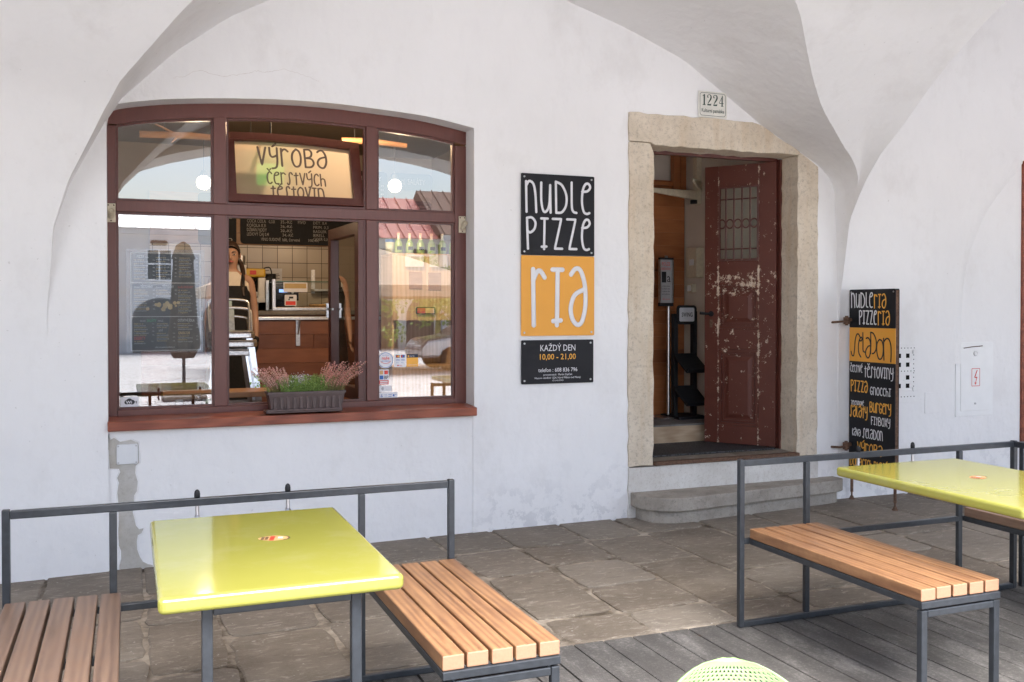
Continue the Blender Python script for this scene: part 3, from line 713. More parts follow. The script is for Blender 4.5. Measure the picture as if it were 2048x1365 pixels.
G = {
'n': (.42, [[(.02,0),(0,.97)], [(0,.82),(.12,.98),(.29,.9),(.37,.6),(.41,0)]]),
'u': (.40, [[(0,.95),(0,.4),(.08,.06),(.2,.03),(.32,.25),(.36,.88)], [(.36,.88),(.38,0)]]),
'D': (.46, [[(.02,0),(0,1)], [(0,1),(.25,.9),(.43,.58),(.42,.25),(.26,.03),(.07,0)]]),
'l': (.22, [[(0,1),(.01,.25),(.07,.06),(.2,.02)]]),
'e': (.38, [[(.03,.72),(.24,.74),(.36,.86),(.30,.98),(.17,.97),(.06,.78),(.02,.4),(.09,.08),(.22,0),(.33,.03)]]),
'p': (.38, [[(.04,0),(0,.98)], [(0,.98),(.2,1),(.35,.85),(.31,.64),(.14,.52),(.04,.56)]]),
'I': (.27, [[(0,.98),(.27,.98)], [(.14,.98),(.12,.04)], [(.02,.07),(.22,.08)], [(.12,.1),(.12,0)]]),
'z': (.40, ['s', [(0,.98),(.36,.98),(.09,.02),(.40,.02)]]),
'r': (.31, [[(.02,0),(0,.98)], [(0,.78),(.1,.93),(.2,.95),(.31,.84)]]),
'a': (.43, [[(.02,.90),(.14,1),(.28,.97),(.40,.72),(.42,.35),(.33,.07),(.2,0),(.06,.1),(.01,.3),(.12,.53),(.40,.64)]]),
'o': (.42, [[(.21,1),(.05,.78),(0,.45),(.08,.1),(.21,0),(.36,.12),(.42,.5),(.36,.85),(.21,1)]]),
'B': (.42, [[(.02,0),(0,1)], [(0,1),(.24,1),(.34,.82),(.27,.6),(.05,.52)], [(.05,.52),(.32,.48),(.42,.26),(.31,.04),(.02,0)]]),
'v': (.36, ['s', [(0,1),(.17,0),(.36,1)]]),
'y': (.36, [[(0,1),(.02,.62),(.13,.48),(.32,.58)], [(.35,1),(.34,.2),(.27,-.1),(.1,-.16)]]),
's': (.36, [[(.36,.86),(.29,1),(.17,.97),(.13,.75),(.16,.35),(.12,.05),(.04,-.03),(-.02,.1)]]),
't': (.27, [[(.13,1),(.13,0)], [(0,.78),(.27,.80)]]),
'c': (.35, [[(.34,.85),(.22,1),(.08,.85),(.02,.5),(.08,.12),(.22,0),(.34,.12)]]),
'h': (.34, [[(0,1),(.02,0)], [(.02,.5),(.15,.62),(.3,.5),(.33,0)]]),
'g': (.38, [[(.35,.85),(.22,1),(.08,.85),(.02,.5),(.08,.12),(.22,0),(.35,.12)], [(.35,.08),(.36,.42),(.2,.42)]]),
'x': (.36, [[(0,1),(.36,0)], [(.36,1),(0,0)]]),
'f': (.30, [[(.02,0),(0,1)], [(0,1),(.30,.98)], [(.01,.55),(.22,.56)]]),
'k': (.34, [[(0,1),(.02,0)], [(.3,.95),(.03,.48),(.34,0)]]),
'm': (.48, [[(.02,0),(0,.95)], [(0,.8),(.12,.95),(.2,.8),(.22,0)], [(.22,.8),(.34,.95),(.44,.8),(.46,0)]]),
'S': (.52, [[(.0,.2),(.06,0),(.2,.05),(.22,.4),(.28,.8),(.40,1),(.52,.92)]]),
}
ACC = {'á': ('a', 'm'), 'é': ('e', 'a'), 'í': ('I', 'a'), 'ý': ('y', 'a'), 'č': ('c', 'v'), 'ě': ('e', 'v')}
def stroke(mb, pts, O, U, V, r, th):
    """a round-ended brush stroke, slightly raised off its panel"""
    O, U, V = Vector(O), Vector(U), Vector(V); N = U.cross(V); n = 8; P = [Vector((p[0], p[1], 0)) for p in pts]
    d0 = (P[1]-P[0]).normalized(); d1 = (P[-1]-P[-2]).normalized()
    rings = [(P[0]-d0*r*q, d0, r*math.sqrt(1-q*q)) for q in (.98, .75, .4)]
    for i, p in enumerate(P):
        a = (p-P[i-1]).normalized() if i else d0; b = (P[i+1]-p).normalized() if i < len(P)-1 else d1
        d = (a+b); d = d.normalized() if d.length > 1e-6 else b
        rings.append((p, d, r))
    rings += [(P[-1]+d1*r*q, d1, r*math.sqrt(1-q*q)) for q in (.4, .75, .98)]
    vs = []; fs = []
    for p, d, rr in rings:
        q = Vector((-d.y, d.x, 0))
        for k in range(n):
            t = 2*PI*k/n; c = p+q*rr*math.cos(t); vs.append(O+U*c.x+V*c.y+N*(th*math.sin(t)*(.3+.7*rr/r)))
    for i in range(len(rings)-1):
        for k in range(n): fs.append((i*n+k, i*n+(k+1) % n, (i+1)*n+(k+1) % n, (i+1)*n+k))
    mb.add(vs, fs, True)
def hand(mb, s, O, U, V, W, H, r, gap=.15, th=.0012, space=.3):
    """hand-drawn tall lettering fitted to a box W x H"""
    adv = 0; pos = []
    for ch in s:
        if ch == ' ': adv += space; continue
        b, ac = ACC.get(ch, (ch, None)); pos.append((b, ac, adv)); adv += G[b][0]+gap
    adv -= gap; sx = W/adv
    for b, ac, x in pos:
        wd, st = G[b]; sharp = st[0] == 's'
        for s_ in (st[1:] if sharp else st):
            p = [((x+q[0])*sx, q[1]*H, 0) for q in s_]
            if sharp:
                q = []
                for i in range(len(p)-1):
                    a, c = Vector(p[i]), Vector(p[i+1]); q += [a, a.lerp(c, .06), a.lerp(c, .5), a.lerp(c, .94)]
                p = q+[Vector(p[-1])]
            else: p = smooth_path(p, 5)
            stroke(mb, [(q[0], q[1]) for q in p], O, U, V, r, th)
        cx = x+wd*.5
        if ac == 'a': stroke(mb, [((cx-.03)*sx, 1.08*H), ((cx+.12)*sx, 1.24*H)], O, U, V, r, th)
        if ac == 'm': stroke(mb, [((cx-.12)*sx, 1.13*H), ((cx+.12)*sx, 1.13*H)], O, U, V, r, th)
        if ac == 'v': stroke(mb, [((cx-.12)*sx, 1.26*H), (cx*sx, 1.09*H), ((cx+.12)*sx, 1.26*H)], O, U, V, r, th)
UX, UZ = (1, 0, 0), (0, 0, 1)
# lettering on the frosted pane
lt = MB(); th = math.radians(21)
def tl(x, z): return tilt(x, -.002, z)
TU, TV = Vector((1, 0, 0)), Vector((0, math.sin(th), math.cos(th)))
M['film_letter'] = simple('brown_film_letter', (.16, .11, .08), .7)
hand(lt, 'výroBa', tl(.752, 2.352), TU, TV, .425, .125, .0065, .18)
hand(lt, 'čerstvých', tl(.80, 2.225), TU, TV, .36, .082, .0045, .14)
hand(lt, 'těstovIn', tl(.822, 2.135), TU, TV, .325, .073, .005, .14)
lt.build('lettering', M['film_letter'], sash)

# ================================================================== SIGNS ON THE WALL
def rrect(u0, u1, v0, v1, r=.008, n=4):
    out = []
    for cx, cy, a in ((u1-r, v1-r, 0), (u0+r, v1-r, 90), (u0+r, v0+r, 180), (u1-r, v0+r, 270)):
        for k in range(n+1): t = math.radians(a+90*k/n); out.append((cx+r*math.cos(t), cy+r*math.sin(t)))
    return out
def panel(name, x0, x1, z0, z1, mat, label, cat, y=YW-.014, t=.004, screws=None):
    root = empty(name, ((x0+x1)/2, YW, z0), label, cat)
    p = MB(); p.prism(rrect(x0, x1, z0, z1), (0, 0, 0), UX, UZ, (0, 1, 0), y, y+t); p.build('board', mat, root)
    sp = MB(); s = MB()
    for (x, z) in (screws or [(x0+.022, z0+.022), (x1-.022, z0+.022), (x0+.022, z1-.022), (x1-.022, z1-.022)]):
        s.cyl((x, z), .0065, y-.004, y-.0003, 12, 'y'); sp.cyl((x, z), .006, y+t+.0003, YW, 8, 'y')
    build_each(s, 'screw', M['screw'], root); build_each(sp, 'spacer', M['screw'], root)
    return root, y-.0012
sg, y = panel('shop_sign', 2.391, 2.924, 1.797, 2.332, M['black'], 'black square sign on the white wall lettered nudle pizze in white', 'sign')
l = MB(); hand(l, 'nuDle', (2.425, y, 2.08), UX, UZ, .47, .205, .0085, .19, space=.3); hand(l, 'pIzze', (2.432, y, 1.838), UX, UZ, .46, .205, .0085, .22); l.build('lettering', M['letter'], sg)
sg, y = panel('shop_sign', 2.391, 2.924, 1.264, 1.794, M['orange'], 'orange square sign on the white wall with the large white letters ria', 'sign', screws=[(2.413, 1.286), (2.902, 1.286)])
l = MB(); hand(l, 'rIa', (2.475, y, 1.335), UX, UZ, .385, .375, .0165, .22); l.build('lettering', M['letter'], sg)
sg, y = panel('opening_hours_sign', 2.392, 2.918, .946, 1.236, M['black'], 'small black sign under the orange one giving opening hours and telephone', 'sign')
l = MB(); cx = 2.655; txt(l, 'KAŽDÝ DEN', (cx, y, 1.163), UX, UZ, .255, .042, 'c'); txt(l, 'telefon : 608 836 796', (cx, y, 1.024), UX, UZ, .285, .027, 'c')
txt(l, 'provozovatel:  Martin Zajíček', (cx, y, 1.000), UX, UZ, .21, .0125, 'c'); txt(l, 'Husovo náměstí 1224, Nové Město nad Metují', (cx, y, .979), UX, UZ, .335, .0125, 'c'); txt(l, 'IČO 40137929', (cx, y, .962), UX, UZ, .08, .009, 'c')
l.build('lettering', M['letter'], sg)
l = MB(); txt(l, '10,00 - 21,00', (cx, y, 1.106), UX, UZ, .262, .038, 'c', bold=.008); l.build('hours_lettering', M['letter_orange'], sg)
# house number
hn = empty('house_number_plate', (3.86, YW, 2.80), 'enamel house number plate 1224 above the stone doorway', 'plate')
nx0, nx1, nz0, nz1 = 3.742, 3.978, 2.798, 2.982
p = MB(); p.prism(rrect(nx0, nx1, nz0, nz1, .006), (0, 0, 0), UX, UZ, (0, 1, 0), YW-.012, YW-.006); p.build('board', M['plate'], hn, bevel=.002)
l = MB(); y = YW-.0128
def rule(a, b, w_=.003): 
    a, b = Vector((a[0], 0, a[1])), Vector((b[0], 0, b[1])); d = (b-a).normalized(); q = Vector((-d.z, 0, d.x))*w_/2
    l.add([(v.x, y-.0004, v.z) for v in (a-q, b-q, b+q, a+q)], [(0, 1, 2, 3)])
e, k = .012, .012
loop = [(nx0+e+k, nz0+e), (nx1-e-k, nz0+e), (nx1-e, nz0+e+k), (nx1-e, nz1-e-k), (nx1-e-k, nz1-e), (nx0+e+k, nz1-e), (nx0+e, nz1-e-k), (nx0+e, nz0+e+k)]
for i in range(8): rule(loop[i], loop[(i+1) % 8])
def digit(ch, x, z, h):           # bold old-style numerals built from thick and thin pieces
    P = lambda pts: l.add([(x+a*h, y-.0004, z+b*h) for a, b in pts], [tuple(range(len(pts)))])
    if ch == '1':
        P([(.14, .06), (.28, .06), (.28, 1), (.23, 1), (.04, .86), (.04, .82), (.14, .84)]); P([(.04, 0), (.38, 0), (.38, .058), (.04, .058)])
    if ch == '2':
        c = [(.05, .74), (.08, .88), (.18, .97), (.30, .97), (.41, .88), (.43, .72), (.36, .54), (.22, .34), (.12, .17)]
        wd = [.035, .04, .02, .03, .06, .075, .07, .05, .03]
        c2 = smooth_path([(a, b, 0) for a, b in c], 4); w2 = np.interp(np.linspace(0, 8, len(c2)), range(9), wd)
        A = []; Bq = []
        for i, q in enumerate(c2):
            d = (c2[min(i+1, len(c2)-1)]-c2[max(i-1, 0)]).normalized(); nn = Vector((-d.y, d.x, 0))*w2[i]; A.append(q+nn); Bq.append(q-nn)
        for i in range(len(c2)-1): l.add([(x+v.x*h, y-.0004, z+v.y*h) for v in (A[i], A[i+1], Bq[i+1], Bq[i])], [(0, 1, 2, 3)])
        l.add([(x+(.11+.062*math.cos(t))*h, y-.0006, z+(.74+.062*math.sin(t))*h) for t in [2*PI*i/12 for i in range(12)]], [tuple(range(12))])
        P([(.04, 0), (.42, 0), (.46, .2), (.42, .2), (.38, .13), (.04, .13)])
    if ch == '4':
        P([(.27, .05), (.40, .05), (.40, 1), (.36, 1), (.27, .8)]); P([(.0, .24), (.268, .24), (.268, .30), (.07, .30)]); P([(.0, .302), (.06, .302), (.268, .72), (.268, .80)]); P([(.402, .24), (.5, .24), (.5, .30), (.402, .30)]); P([(.2, 0), (.48, 0), (.48, .048), (.2, .048)])
for ch, q in zip('1224', (3.772, 3.811, 3.861, 3.911)): digit(ch, q, 2.882, .078)
txt(l, 'Kulturní památka', (3.86, y+.0004, 2.834), UX, UZ, .185, .026, 'c', bold=.012)
l.build('lettering', M['green_ink'], hn)
# junction box cover, cabinet door, blank plate, vent grille
jb = empty('junction_box_cover', (-.01, YW, .565), 'square grey plastic cover plate on the cement patch under the window', 'cover plate')
p = MB(); p.prism(rrect(-.067, .045, .565, .678, .008), (0, 0, 0), UX, UZ, (0, 1, 0), YW-.008, YW+.003); p.build('plate', M['grey_box'], jb, bevel=.003)
s = MB(); [s.cyl((x, z), .0045, YW-.0105, YW-.0078, 10, 'y') for x in (-.058, .036) for z in (.575, .668)]; build_each(s, 'screw', M['screw'], jb)
cb = empty('electric_cabinet_door', (6.35, YW, .575), 'white painted cabinet door with a red lightning mark set in the wall', 'cabinet door')
p = MB(); p.prism(rrect(6.152, 6.552, .575, 1.172, .01), (0, 0, 0), UX, UZ, (0, 1, 0), YW-.006, YW+.01)
p.prism(rrect(6.20, 6.51, .618, 1.13, .004), (0, 0, 0), UX, UZ, (0, 1, 0), YW-.010, YW-.0061); p.build('door_leaf', M['white_paint'], cb, bevel=.002)
s = MB(); s.cyl((6.355, 1.08), .02, YW-.016, YW-.0101, 16, 'y'); s.cyl((6.355, .676), .008, YW-.015, YW-.0101, 12, 'y'); build_each(s, 'lock', M['screw'], cb)
s = MB(); s.tube([(6.23, YW-.012, 1.125), (6.32, YW-.014, 1.135), (6.40, YW-.013, 1.139), (6.43, YW-.012, 1.141)], .0035, 6); s.build('wire_hook', M['rust'], cb)
l = MB(); y = YW-.0112
for a, b in (((6.318, .818), (6.402, .818)), ((6.402, .818), (6.402, .958)), ((6.402, .958), (6.318, .958)), ((6.318, .958), (6.318, .818))): rule(a, b, .0045)
for pts in ([(6.370, .945), (6.380, .945), (6.356, .893), (6.344, .890)], [(6.344, .889), (6.376, .892), (6.376, .884), (6.352, .881)], [(6.368, .883), (6.376, .884), (6.362, .845), (6.355, .845)], [(6.346, .845), (6.371, .845), (6.357, .826)]):
    l.add([(a, y-.0003, b) for a, b in pts], [tuple(range(len(pts)))])
l.build('lightning_mark', M['red_ink'], cb)
bp = empty('blank_wall_plate', (5.92, YW, .615), 'small blank white plate on the wall beside the cabinet door', 'plate')
p = MB(); p.prism(rrect(5.836, 5.998, .615, .78, .004), (0, 0, 0), UX, UZ, (0, 1, 0), YW-.005, YW+.002); p.build('plate', M['plaster'], bp, bevel=.002)
vg = empty('vent_grille', (5.6, YW, .71), 'perforated white painted iron vent plate beside the hanging menu board', 'vent')
vx0, vx1, vz0, vz1 = 5.38, 5.75, .71, 1.165
p = MB(); p.box(vx0, vx1, YW-.008, YW, vz0, vz1); p.build('plate', M['plaster'], vg, bevel=.002)
p = MB()
for (x, z) in [(a, b) for a in (5.49, 5.57, 5.655) for b in (.84, .905, 1.005, 1.075)]:
    if (x, z) != (5.57, .905): p.box(x-.017, x+.017, YW-.0095, YW-.0081, z-.017, z+.017)
for x in np.arange(5.40, 5.74, .032):
    for z in (.755, 1.135, .955): p.cyl((x, z), .0042, YW-.0095, YW-.0081, 8, 'y')
for z in np.arange(.80, 1.12, .035): p.cyl((5.715, z), .0042, YW-.0095, YW-.0081, 8, 'y')
build_each(p, 'hole', M['gap'], vg)
p = MB(); [p.box(5.70, 5.762, YW-.020, YW-.0081, z, z+.03) for z in (.80, 1.09)]; p.box(5.38, 5.70, YW-.013, YW-.0081, .80, .812); p.box(5.38, 5.70, YW-.013, YW-.0081, 1.105, 1.117); build_each(p, 'hinge', M['plaster'], vg, bevel=.002)
# flag brackets
def bracket(x, y, label):
    r = empty('flagpole_holder', (x, y, 1.94), label, 'bracket', 'cream flagpole holders')
    p = MB(); p.box(x-.024, x+.024, y-.006, y, 1.942, 2.050); p.build('back_plate', M['cream'], r, bevel=.002)
    s = MB(); [s.cyl((x+a, z), .0045, y-.0085, y-.0058, 10, 'y') for a, z in ((-.015, 2.04), (.015, 2.04), (0, 1.951))]; build_each(s, 'screw', M['rust'], r)
    p = MB(); p.tube([(x, y-.004, 1.972), (x+.004, y-.055, 2.005)], .0155, 16, cap=False); p.tube([(x+.0045, y-.060, 2.008), (x+.004, y-.055, 2.005)], [.0155, .0185], 16, cap=False); p.tube([(x+.004, y-.054, 2.004), (x, y-.004, 1.972)], .011, 12)
    p.build('socket', M['cream'], r)
bracket(-.0905, 6.024, 'cream flagpole holder on the window frame, beside the pane with the menu poster')
bracket(2.04, 6.024, 'cream flagpole holder on the window frame, beside the pane with bottles behind')
# hanging menu board (stands out from the wall, faces along the arcade)
mbx = 5.075
hb = empty('menu_board', (mbx, 5.61, 0), 'tall black and orange menu board on legs hinged to the white pier', 'menu board')
U, V = Vector((0, -1, 0)), Vector((0, 0, 1)); O = Vector((mbx, 5.846, 0)); NX = Vector((-1, 0, 0))
BW = .472
def P(u, z, d=0): return O+U*u+V*z+NX*d
def bp_(mb, pts, d0, d1): mb.prism(pts, O, U, V, NX, d0, d1)
p = MB(); bp_(p, rrect(.0, BW, 1.302, 1.586, .012), .0, .004); bp_(p, [(0, .245), (BW, .245), (BW, 1.048), (0, 1.048)], 0, .004); p.build('black_panel', M['black'], hb)
p = MB(); bp_(p, [(0, 1.049), (BW, 1.049), (BW, 1.301), (0, 1.301)], 0, .004); p.build('orange_panel', M['orange'], hb)
p = MB(); bp_(p, rrect(.0, BW, .245, 1.586, .012), -.032, -.028); p.build('back_panel', M['black'], hb)
p = MB(); p.bar(P(.014, .20, -.014), P(.014, 1.575, -.014), .026); p.bar(P(BW-.014, .20, -.014), P(BW-.014, 1.575, -.014), .026); p.bar(P(.027, 1.56, -.014), P(BW-.027, 1.56, -.014), .024); p.bar(P(.027, .26, -.014), P(BW-.027, .26, -.014), .024); p.build('frame', M['rust'], hb)
for u in (.014, BW-.014):
    p = MB(); b = P(u, 0, -.014); z0 = pave_z(b.x, b.y); p.tube([(b.x, b.y, .21), (b.x, b.y, z0+.055)], .011, 10); p.tube([(b.x, b.y, z0+.055), (b.x, b.y, z0+.022)], .0065, 8); p.lathe((b.x, b.y, z0), [(.0005, .028), (.011, .026), (.016, .012), (.022, .004), (.022, 0), (.0005, 0)], 14); p.build('leg', M['rust'], hb)
def arm(z):
    p = MB(); p.tube([(4.925, 5.88, z-.006), (4.95, 5.80, z), (4.985, 5.795, z+.004), (5.05, 5.80, z+.012)], .0085, 8); p.cyl((5.005, 5.80), .024, z-.018, z+.034, 14); p.cyl((5.005, 5.80), .012, z-.028, z+.044, 10); p.tube([(5.02, 5.80, z+.018), (5.068, 5.825, z+.018)], .009, 8); p.build('hinge_arm', M['rust'], hb)
arm(1.345); arm(.405)
s = MB(); 
for u, z in ((.02, 1.565), (BW-.02, 1.565), (.015, .985), (BW-.018, .985)): 
    q = P(u, z, .005); s.cyl((q.y, q.z), .006, q.x-.002, q.x+.0015, 10, 'x')
build_each(s, 'screw', M['screw'], hb)
wt = M['letter']; og = M['letter_orange']; bk = MB(); d = .0052
def hp(mt, s_, u0, u1, z, h, r, gap=.16):
    mb = MB(); hand(mb, s_, P(u0, z, d), U, V, u1-u0, h, r, gap); mb.build('lettering', mt, hb)
hp(wt, 'nuDle', .022, .245, 1.452, .108, .0048); hp(og, 'rIa', .262, .378, 1.448, .100, .0048)
hp(wt, 'pIzze', .108, .285, 1.328, .100, .0048); hp(og, 'rIa', .302, .415, 1.325, .100, .0048)
def bs(pts, r=.0055): stroke(bk, [(q.x, q.y) for q in smooth_path([(a, b, 0) for a, b in pts], 6)], P(0, 0, d), U, V, r, .0012)
def sd_(x, yy): return (.006+(x-52)/700*.47*.985, 1.296-(yy-610)/520*.245)
def bl_(*pp): bs([sd_(*q) for q in pp])
bl_((75, 985), (90, 1040), (115, 1045), (128, 960), (140, 800), (165, 710), (195, 705), (215, 745)); bl_((205, 800), (235, 808), (250, 775), (235, 750), (210, 790), (192, 880), (200, 1000), (232, 1062))
bl_((262, 680), (265, 850), (268, 960), (300, 985)); bl_((315, 765), (345, 755), (375, 800), (385, 900), (375, 1020), (345, 1070), (312, 1030), (310, 960), (345, 890), (385, 878))
bl_((385, 1000), (388, 850), (385, 670)); bl_((385, 668), (430, 690), (470, 790), (470, 920), (440, 985), (412, 998)); bl_((520, 775), (487, 830), (480, 950), (505, 1060), (540, 1075), (570, 1020), (580, 900), (560, 800), (520, 775))
bl_((590, 1085), (585, 900), (583, 755)); bl_((585, 810), (620, 760), (660, 765), (690, 850), (697, 980), (692, 1105))
hp(wt, 'čerstvé', .015, .142, .968, .052, .0026, .12); hp(wt, 'těstovIny', .165, .452, .938, .078, .0036, .14)
hp(og, 'pIzza', .022, .196, .822, .082, .0048); hp(wt, 'gnocchI', .225, .430, .812, .056, .0032, .13)
hp(wt, 'zelenInové', .025, .158, .722, .030, .0017, .12); hp(og, 'saláty', .015, .195, .632, .082, .0042, .13); hp(og, 'Burgery', .222, .432, .683, .072, .0042, .13)
hp(wt, 'fItBoxy', .238, .425, .592, .058, .0032, .13); hp(wt, 'káva', .04, .125, .490, .050, .0026, .13); hp(wt, 'selaDon', .152, .352, .486, .068, .0034, .13)
hp(og, 'výroBa', .095, .352, .370, .075, .0042, .14); hp(og, 'DomácIch nuDlí', .015, .40, .262, .062, .0036, .13)
bk.build('lettering', M['letter_black'], hb)
# ================================================================== SEATING IN FRONT
T = .025
def rail_frame(x0, x1, inner, label, rusty=False, ends=()):
    r = empty('railing', ((x0+x1)/2, 3.67, 0), label, 'railing', 'steel railings behind the tables')
    y = 3.67; zt = .76
    p = MB(); p.box(x0+T+.001, x1-T-.001, y-T/2, y+T/2, zt-.028, zt); p.build('top_rail', M['steel'], r, bevel=.003)
    for x in (x0, x1-T):
        p = MB(); p.box(x, x+T, y-T/2-.001, y+T/2+.001, .002, zt+.004); p.build('post', M['steel'], r, bevel=.003)
    for x in inner:
        p = MB(); p.box(x, x+T, y-T/2+.001, y+T/2-.001, .028, zt-.029); p.build('post', M['steel'], r, bevel=.003)
    cuts = [x0+T]+[q for x in inner for q in (x, x+T)]+[x1-T]
    p = MB(); p.box(x0+T+.001, x1-T-.001, y-T/2, y+T/2, .002, .027); p.build('bottom_rail', M['steel'], r, bevel=.003)
    p = MB()
    for i in range(0, len(cuts), 2): p.box(cuts[i]+.001, cuts[i+1]-.001, y-T/2, y+T/2, .378, .403)
    p.build('middle_rail', M['steel'], r, bevel=.003)
    return r
rail_frame(-.403, 1.207, (-.067, .820), 'dark steel railing between the table and the shop window')
ra = rail_frame(2.561, 4.262, (2.925, 3.866), 'dark steel railing in front of the doorstep and hanging menu board')
p = MB(); p.box(4.237, 4.262, 2.60, 3.655, .732, .76); p.box(4.30, 4.325, 3.658, 3.682, .002, .755); p.box(4.263, 5.6, 3.66, 3.68, .725, .75); p.build('side_rail', M['steel'], ra, bevel=.003)
def bench(x0, x1, wood_m, label, n=5, y0=2.63, y1=3.652):
    r = empty('bench', ((x0+x1)/2, (y0+y1)/2, 0), label, 'bench', 'slatted benches at the tables')
    w_ = (x1-x0); g = .0095; bw = (w_-g*(n-1))/n
    for k in range(n):
        a = x0+k*(bw+g); p = MB(); e = rs.uniform(-.003, .003)
        p.box(a, a+bw, y0+.006+e, y1, .405, .450+rs.uniform(-.001, .0008)); p.build('board', wood_m, r, bevel=.004)
    p = MB()
    for x in (x0, x1-T): p.box(x, x+T, y0+.0255, y1, .378, .4035)
    p.box(x0, x1, y0, y0+T, .378, .4035); p.box(x0+T+.001, x1-T-.001, y0+.5, y0+.5+T, .378, .403); p.build('seat_frame', M['steel'], r, bevel=.003)
    for x in (x0+.002, x1-T-.004):
        p = MB(); p.box(x, x+T+.002, y0+.002, y0+.002+T, .002, .372); p.build('leg', M['steel'], r, bevel=.003)
    p = MB(); p.box(x0+T+.006, x1-T-.006, y0+.002, y0+T+.001, .347, .3715); p.box(x0+.03, x0+.04, y0+.006, y0+.02, .3718, .3778); p.box(x1-.04, x1-.03, y0+.006, y0+.02, .3718, .3778); p.build('leg_crossbar', M['steel'], r, bevel=.003)
    return r
bench(-.395, -.030, M['bench_brown'], 'dark brown stained slatted bench at the near edge of the shop window table')
bench(.832, 1.203, M['bench_orange'], 'orange brown slatted bench beside the lime table below the shop window')
bench(2.609, 2.985, M['bench_orange'], 'orange brown slatted bench in front of the doorstep, set before the railing')
bench(3.892, 4.258, M['bench_brown'], 'brown slatted bench mostly hidden behind the lime table by the menu board')
def table(x0, x1, y0, y1, label, pins):
    r = empty('table', ((x0+x1)/2, (y0+y1)/2, 0), label, 'table', 'lime yellow tables')
    p = MB(); p.prism(rrect(x0, x1, y0, y1, .018, 4), (0, 0, 0), (1, 0, 0), (0, 1, 0), (0, 0, 1), .700, .741); p.build('table_top', M['lime'], r, bevel=.013, seg=4)
    l0, l1 = x0+.105, x1-.105
    for x in (l0, l1-.027):
        p = MB(); p.box(x, x+.027, y0+.05, y0+.08, .002, .698); p.build('leg', M['steel'], r, bevel=.003)
    p = MB(); p.box(l0+.028, l1-.028, y0+.051, y0+.079, .672, .6975); p.build('frame_bar', M['steel'], r, bevel=.003); p = MB(); p.box(l0+.03, l1-.03, y0+.6, y0+.63, .676, .6985); p.build('frame_bar', M['steel'], r, bevel=.003)
    for x in pins:
        p = MB(); p.tube([(x, 3.670, .6965), (x, 3.670, .7315)], .007, 10); p.build('pin', M['pin'], r)
        p = MB(); p.lathe((x, 3.670, .7605), [(.0005, 0), (.010, 0), (.0105, .014), (.0085, .024), (.004, .029), (.0003, .030)], 12); p.build('cap', M['black_matt'], r)
        p = MB(); p.box(x-.008, x+.008, 3.40, 3.685, .688, .6955); p.build('bracket', M['pin'], r)
    return r
t1 = table(.062, .680, 2.482, 3.43, 'lime yellow table with a round burger sticker standing before the shop window', (.228, .552))
t2 = table(2.925, 3.622, 2.482, 3.46, 'lime yellow table beside the hanging menu board', (3.24, 3.575))
M['st_tan'] = simple('sticker_tan', (.62, .36, .15), .45, 0, .4, .1, 30); M['st_brown'] = simple('sticker_brown', (.06, .03, .02), .5); M['st_pale'] = simple('sticker_pale', (.62, .62, .66), .5)
def table_sticker(cx, cy, a, label):
    r = empty('round_sticker', (cx, cy, .741), label, 'sticker')
    U, V = Vector((math.cos(a), math.sin(a), 0)), Vector((-math.sin(a), math.cos(a), 0)); O = Vector((cx, cy, .7414))
    def pl_(mb, pts, z): mb.add([O+U*x+V*y_+Vector((0, 0, z)) for x, y_ in pts], [tuple(range(len(pts)))])
    m = MB(); pl_(m, [(.043*math.cos(t)*(1+.1*math.cos(2*t)), .032*math.sin(t)) for t in [2*PI*i/28 for i in range(28)]], 0); m.build('disc', M['st_tan'], r)
    m = MB(); rr = random.Random(5)
    for x0 in (-.038, -.026):
        for k in range(4): 
            y0 = -.018+k*.0092; pl_(m, [(x0, y0), (x0+.009, y0), (x0+.009, y0+.007), (x0, y0+.007)], .0004)
    for t in np.linspace(-.75, .75, 9): pl_(m, [(.0455*math.cos(t)-.002, .0335*math.sin(t)-.003), (.0455*math.cos(t)+.003, .0335*math.sin(t)-.003), (.0455*math.cos(t)+.003, .0335*math.sin(t)+.003), (.0455*math.cos(t)-.002, .0335*math.sin(t)+.003)], .0005)
    m.build('dark_print', M['st_brown'], r)
    m = MB()
    for k in range(6): y0 = -.028+k*.0092; pl_(m, [(-.012, y0), (.002, y0), (.002, y0+.0075), (-.012, y0+.0075)], .0004)
    m.build('red_print', M['red_ink'], r)
    m = MB(); pl_(m, [(.012, -.006), (.026, -.006), (.026, .014), (.012, .014)], .0004); m.build('pale_print', M['st_pale'], r)
table_sticker(.412, 3.02, -.25, 'worn round burger sticker on the lime table below the shop window')
table_sticker(3.294, 3.02, .4, 'worn orange sticker on the lime table beside the menu board')
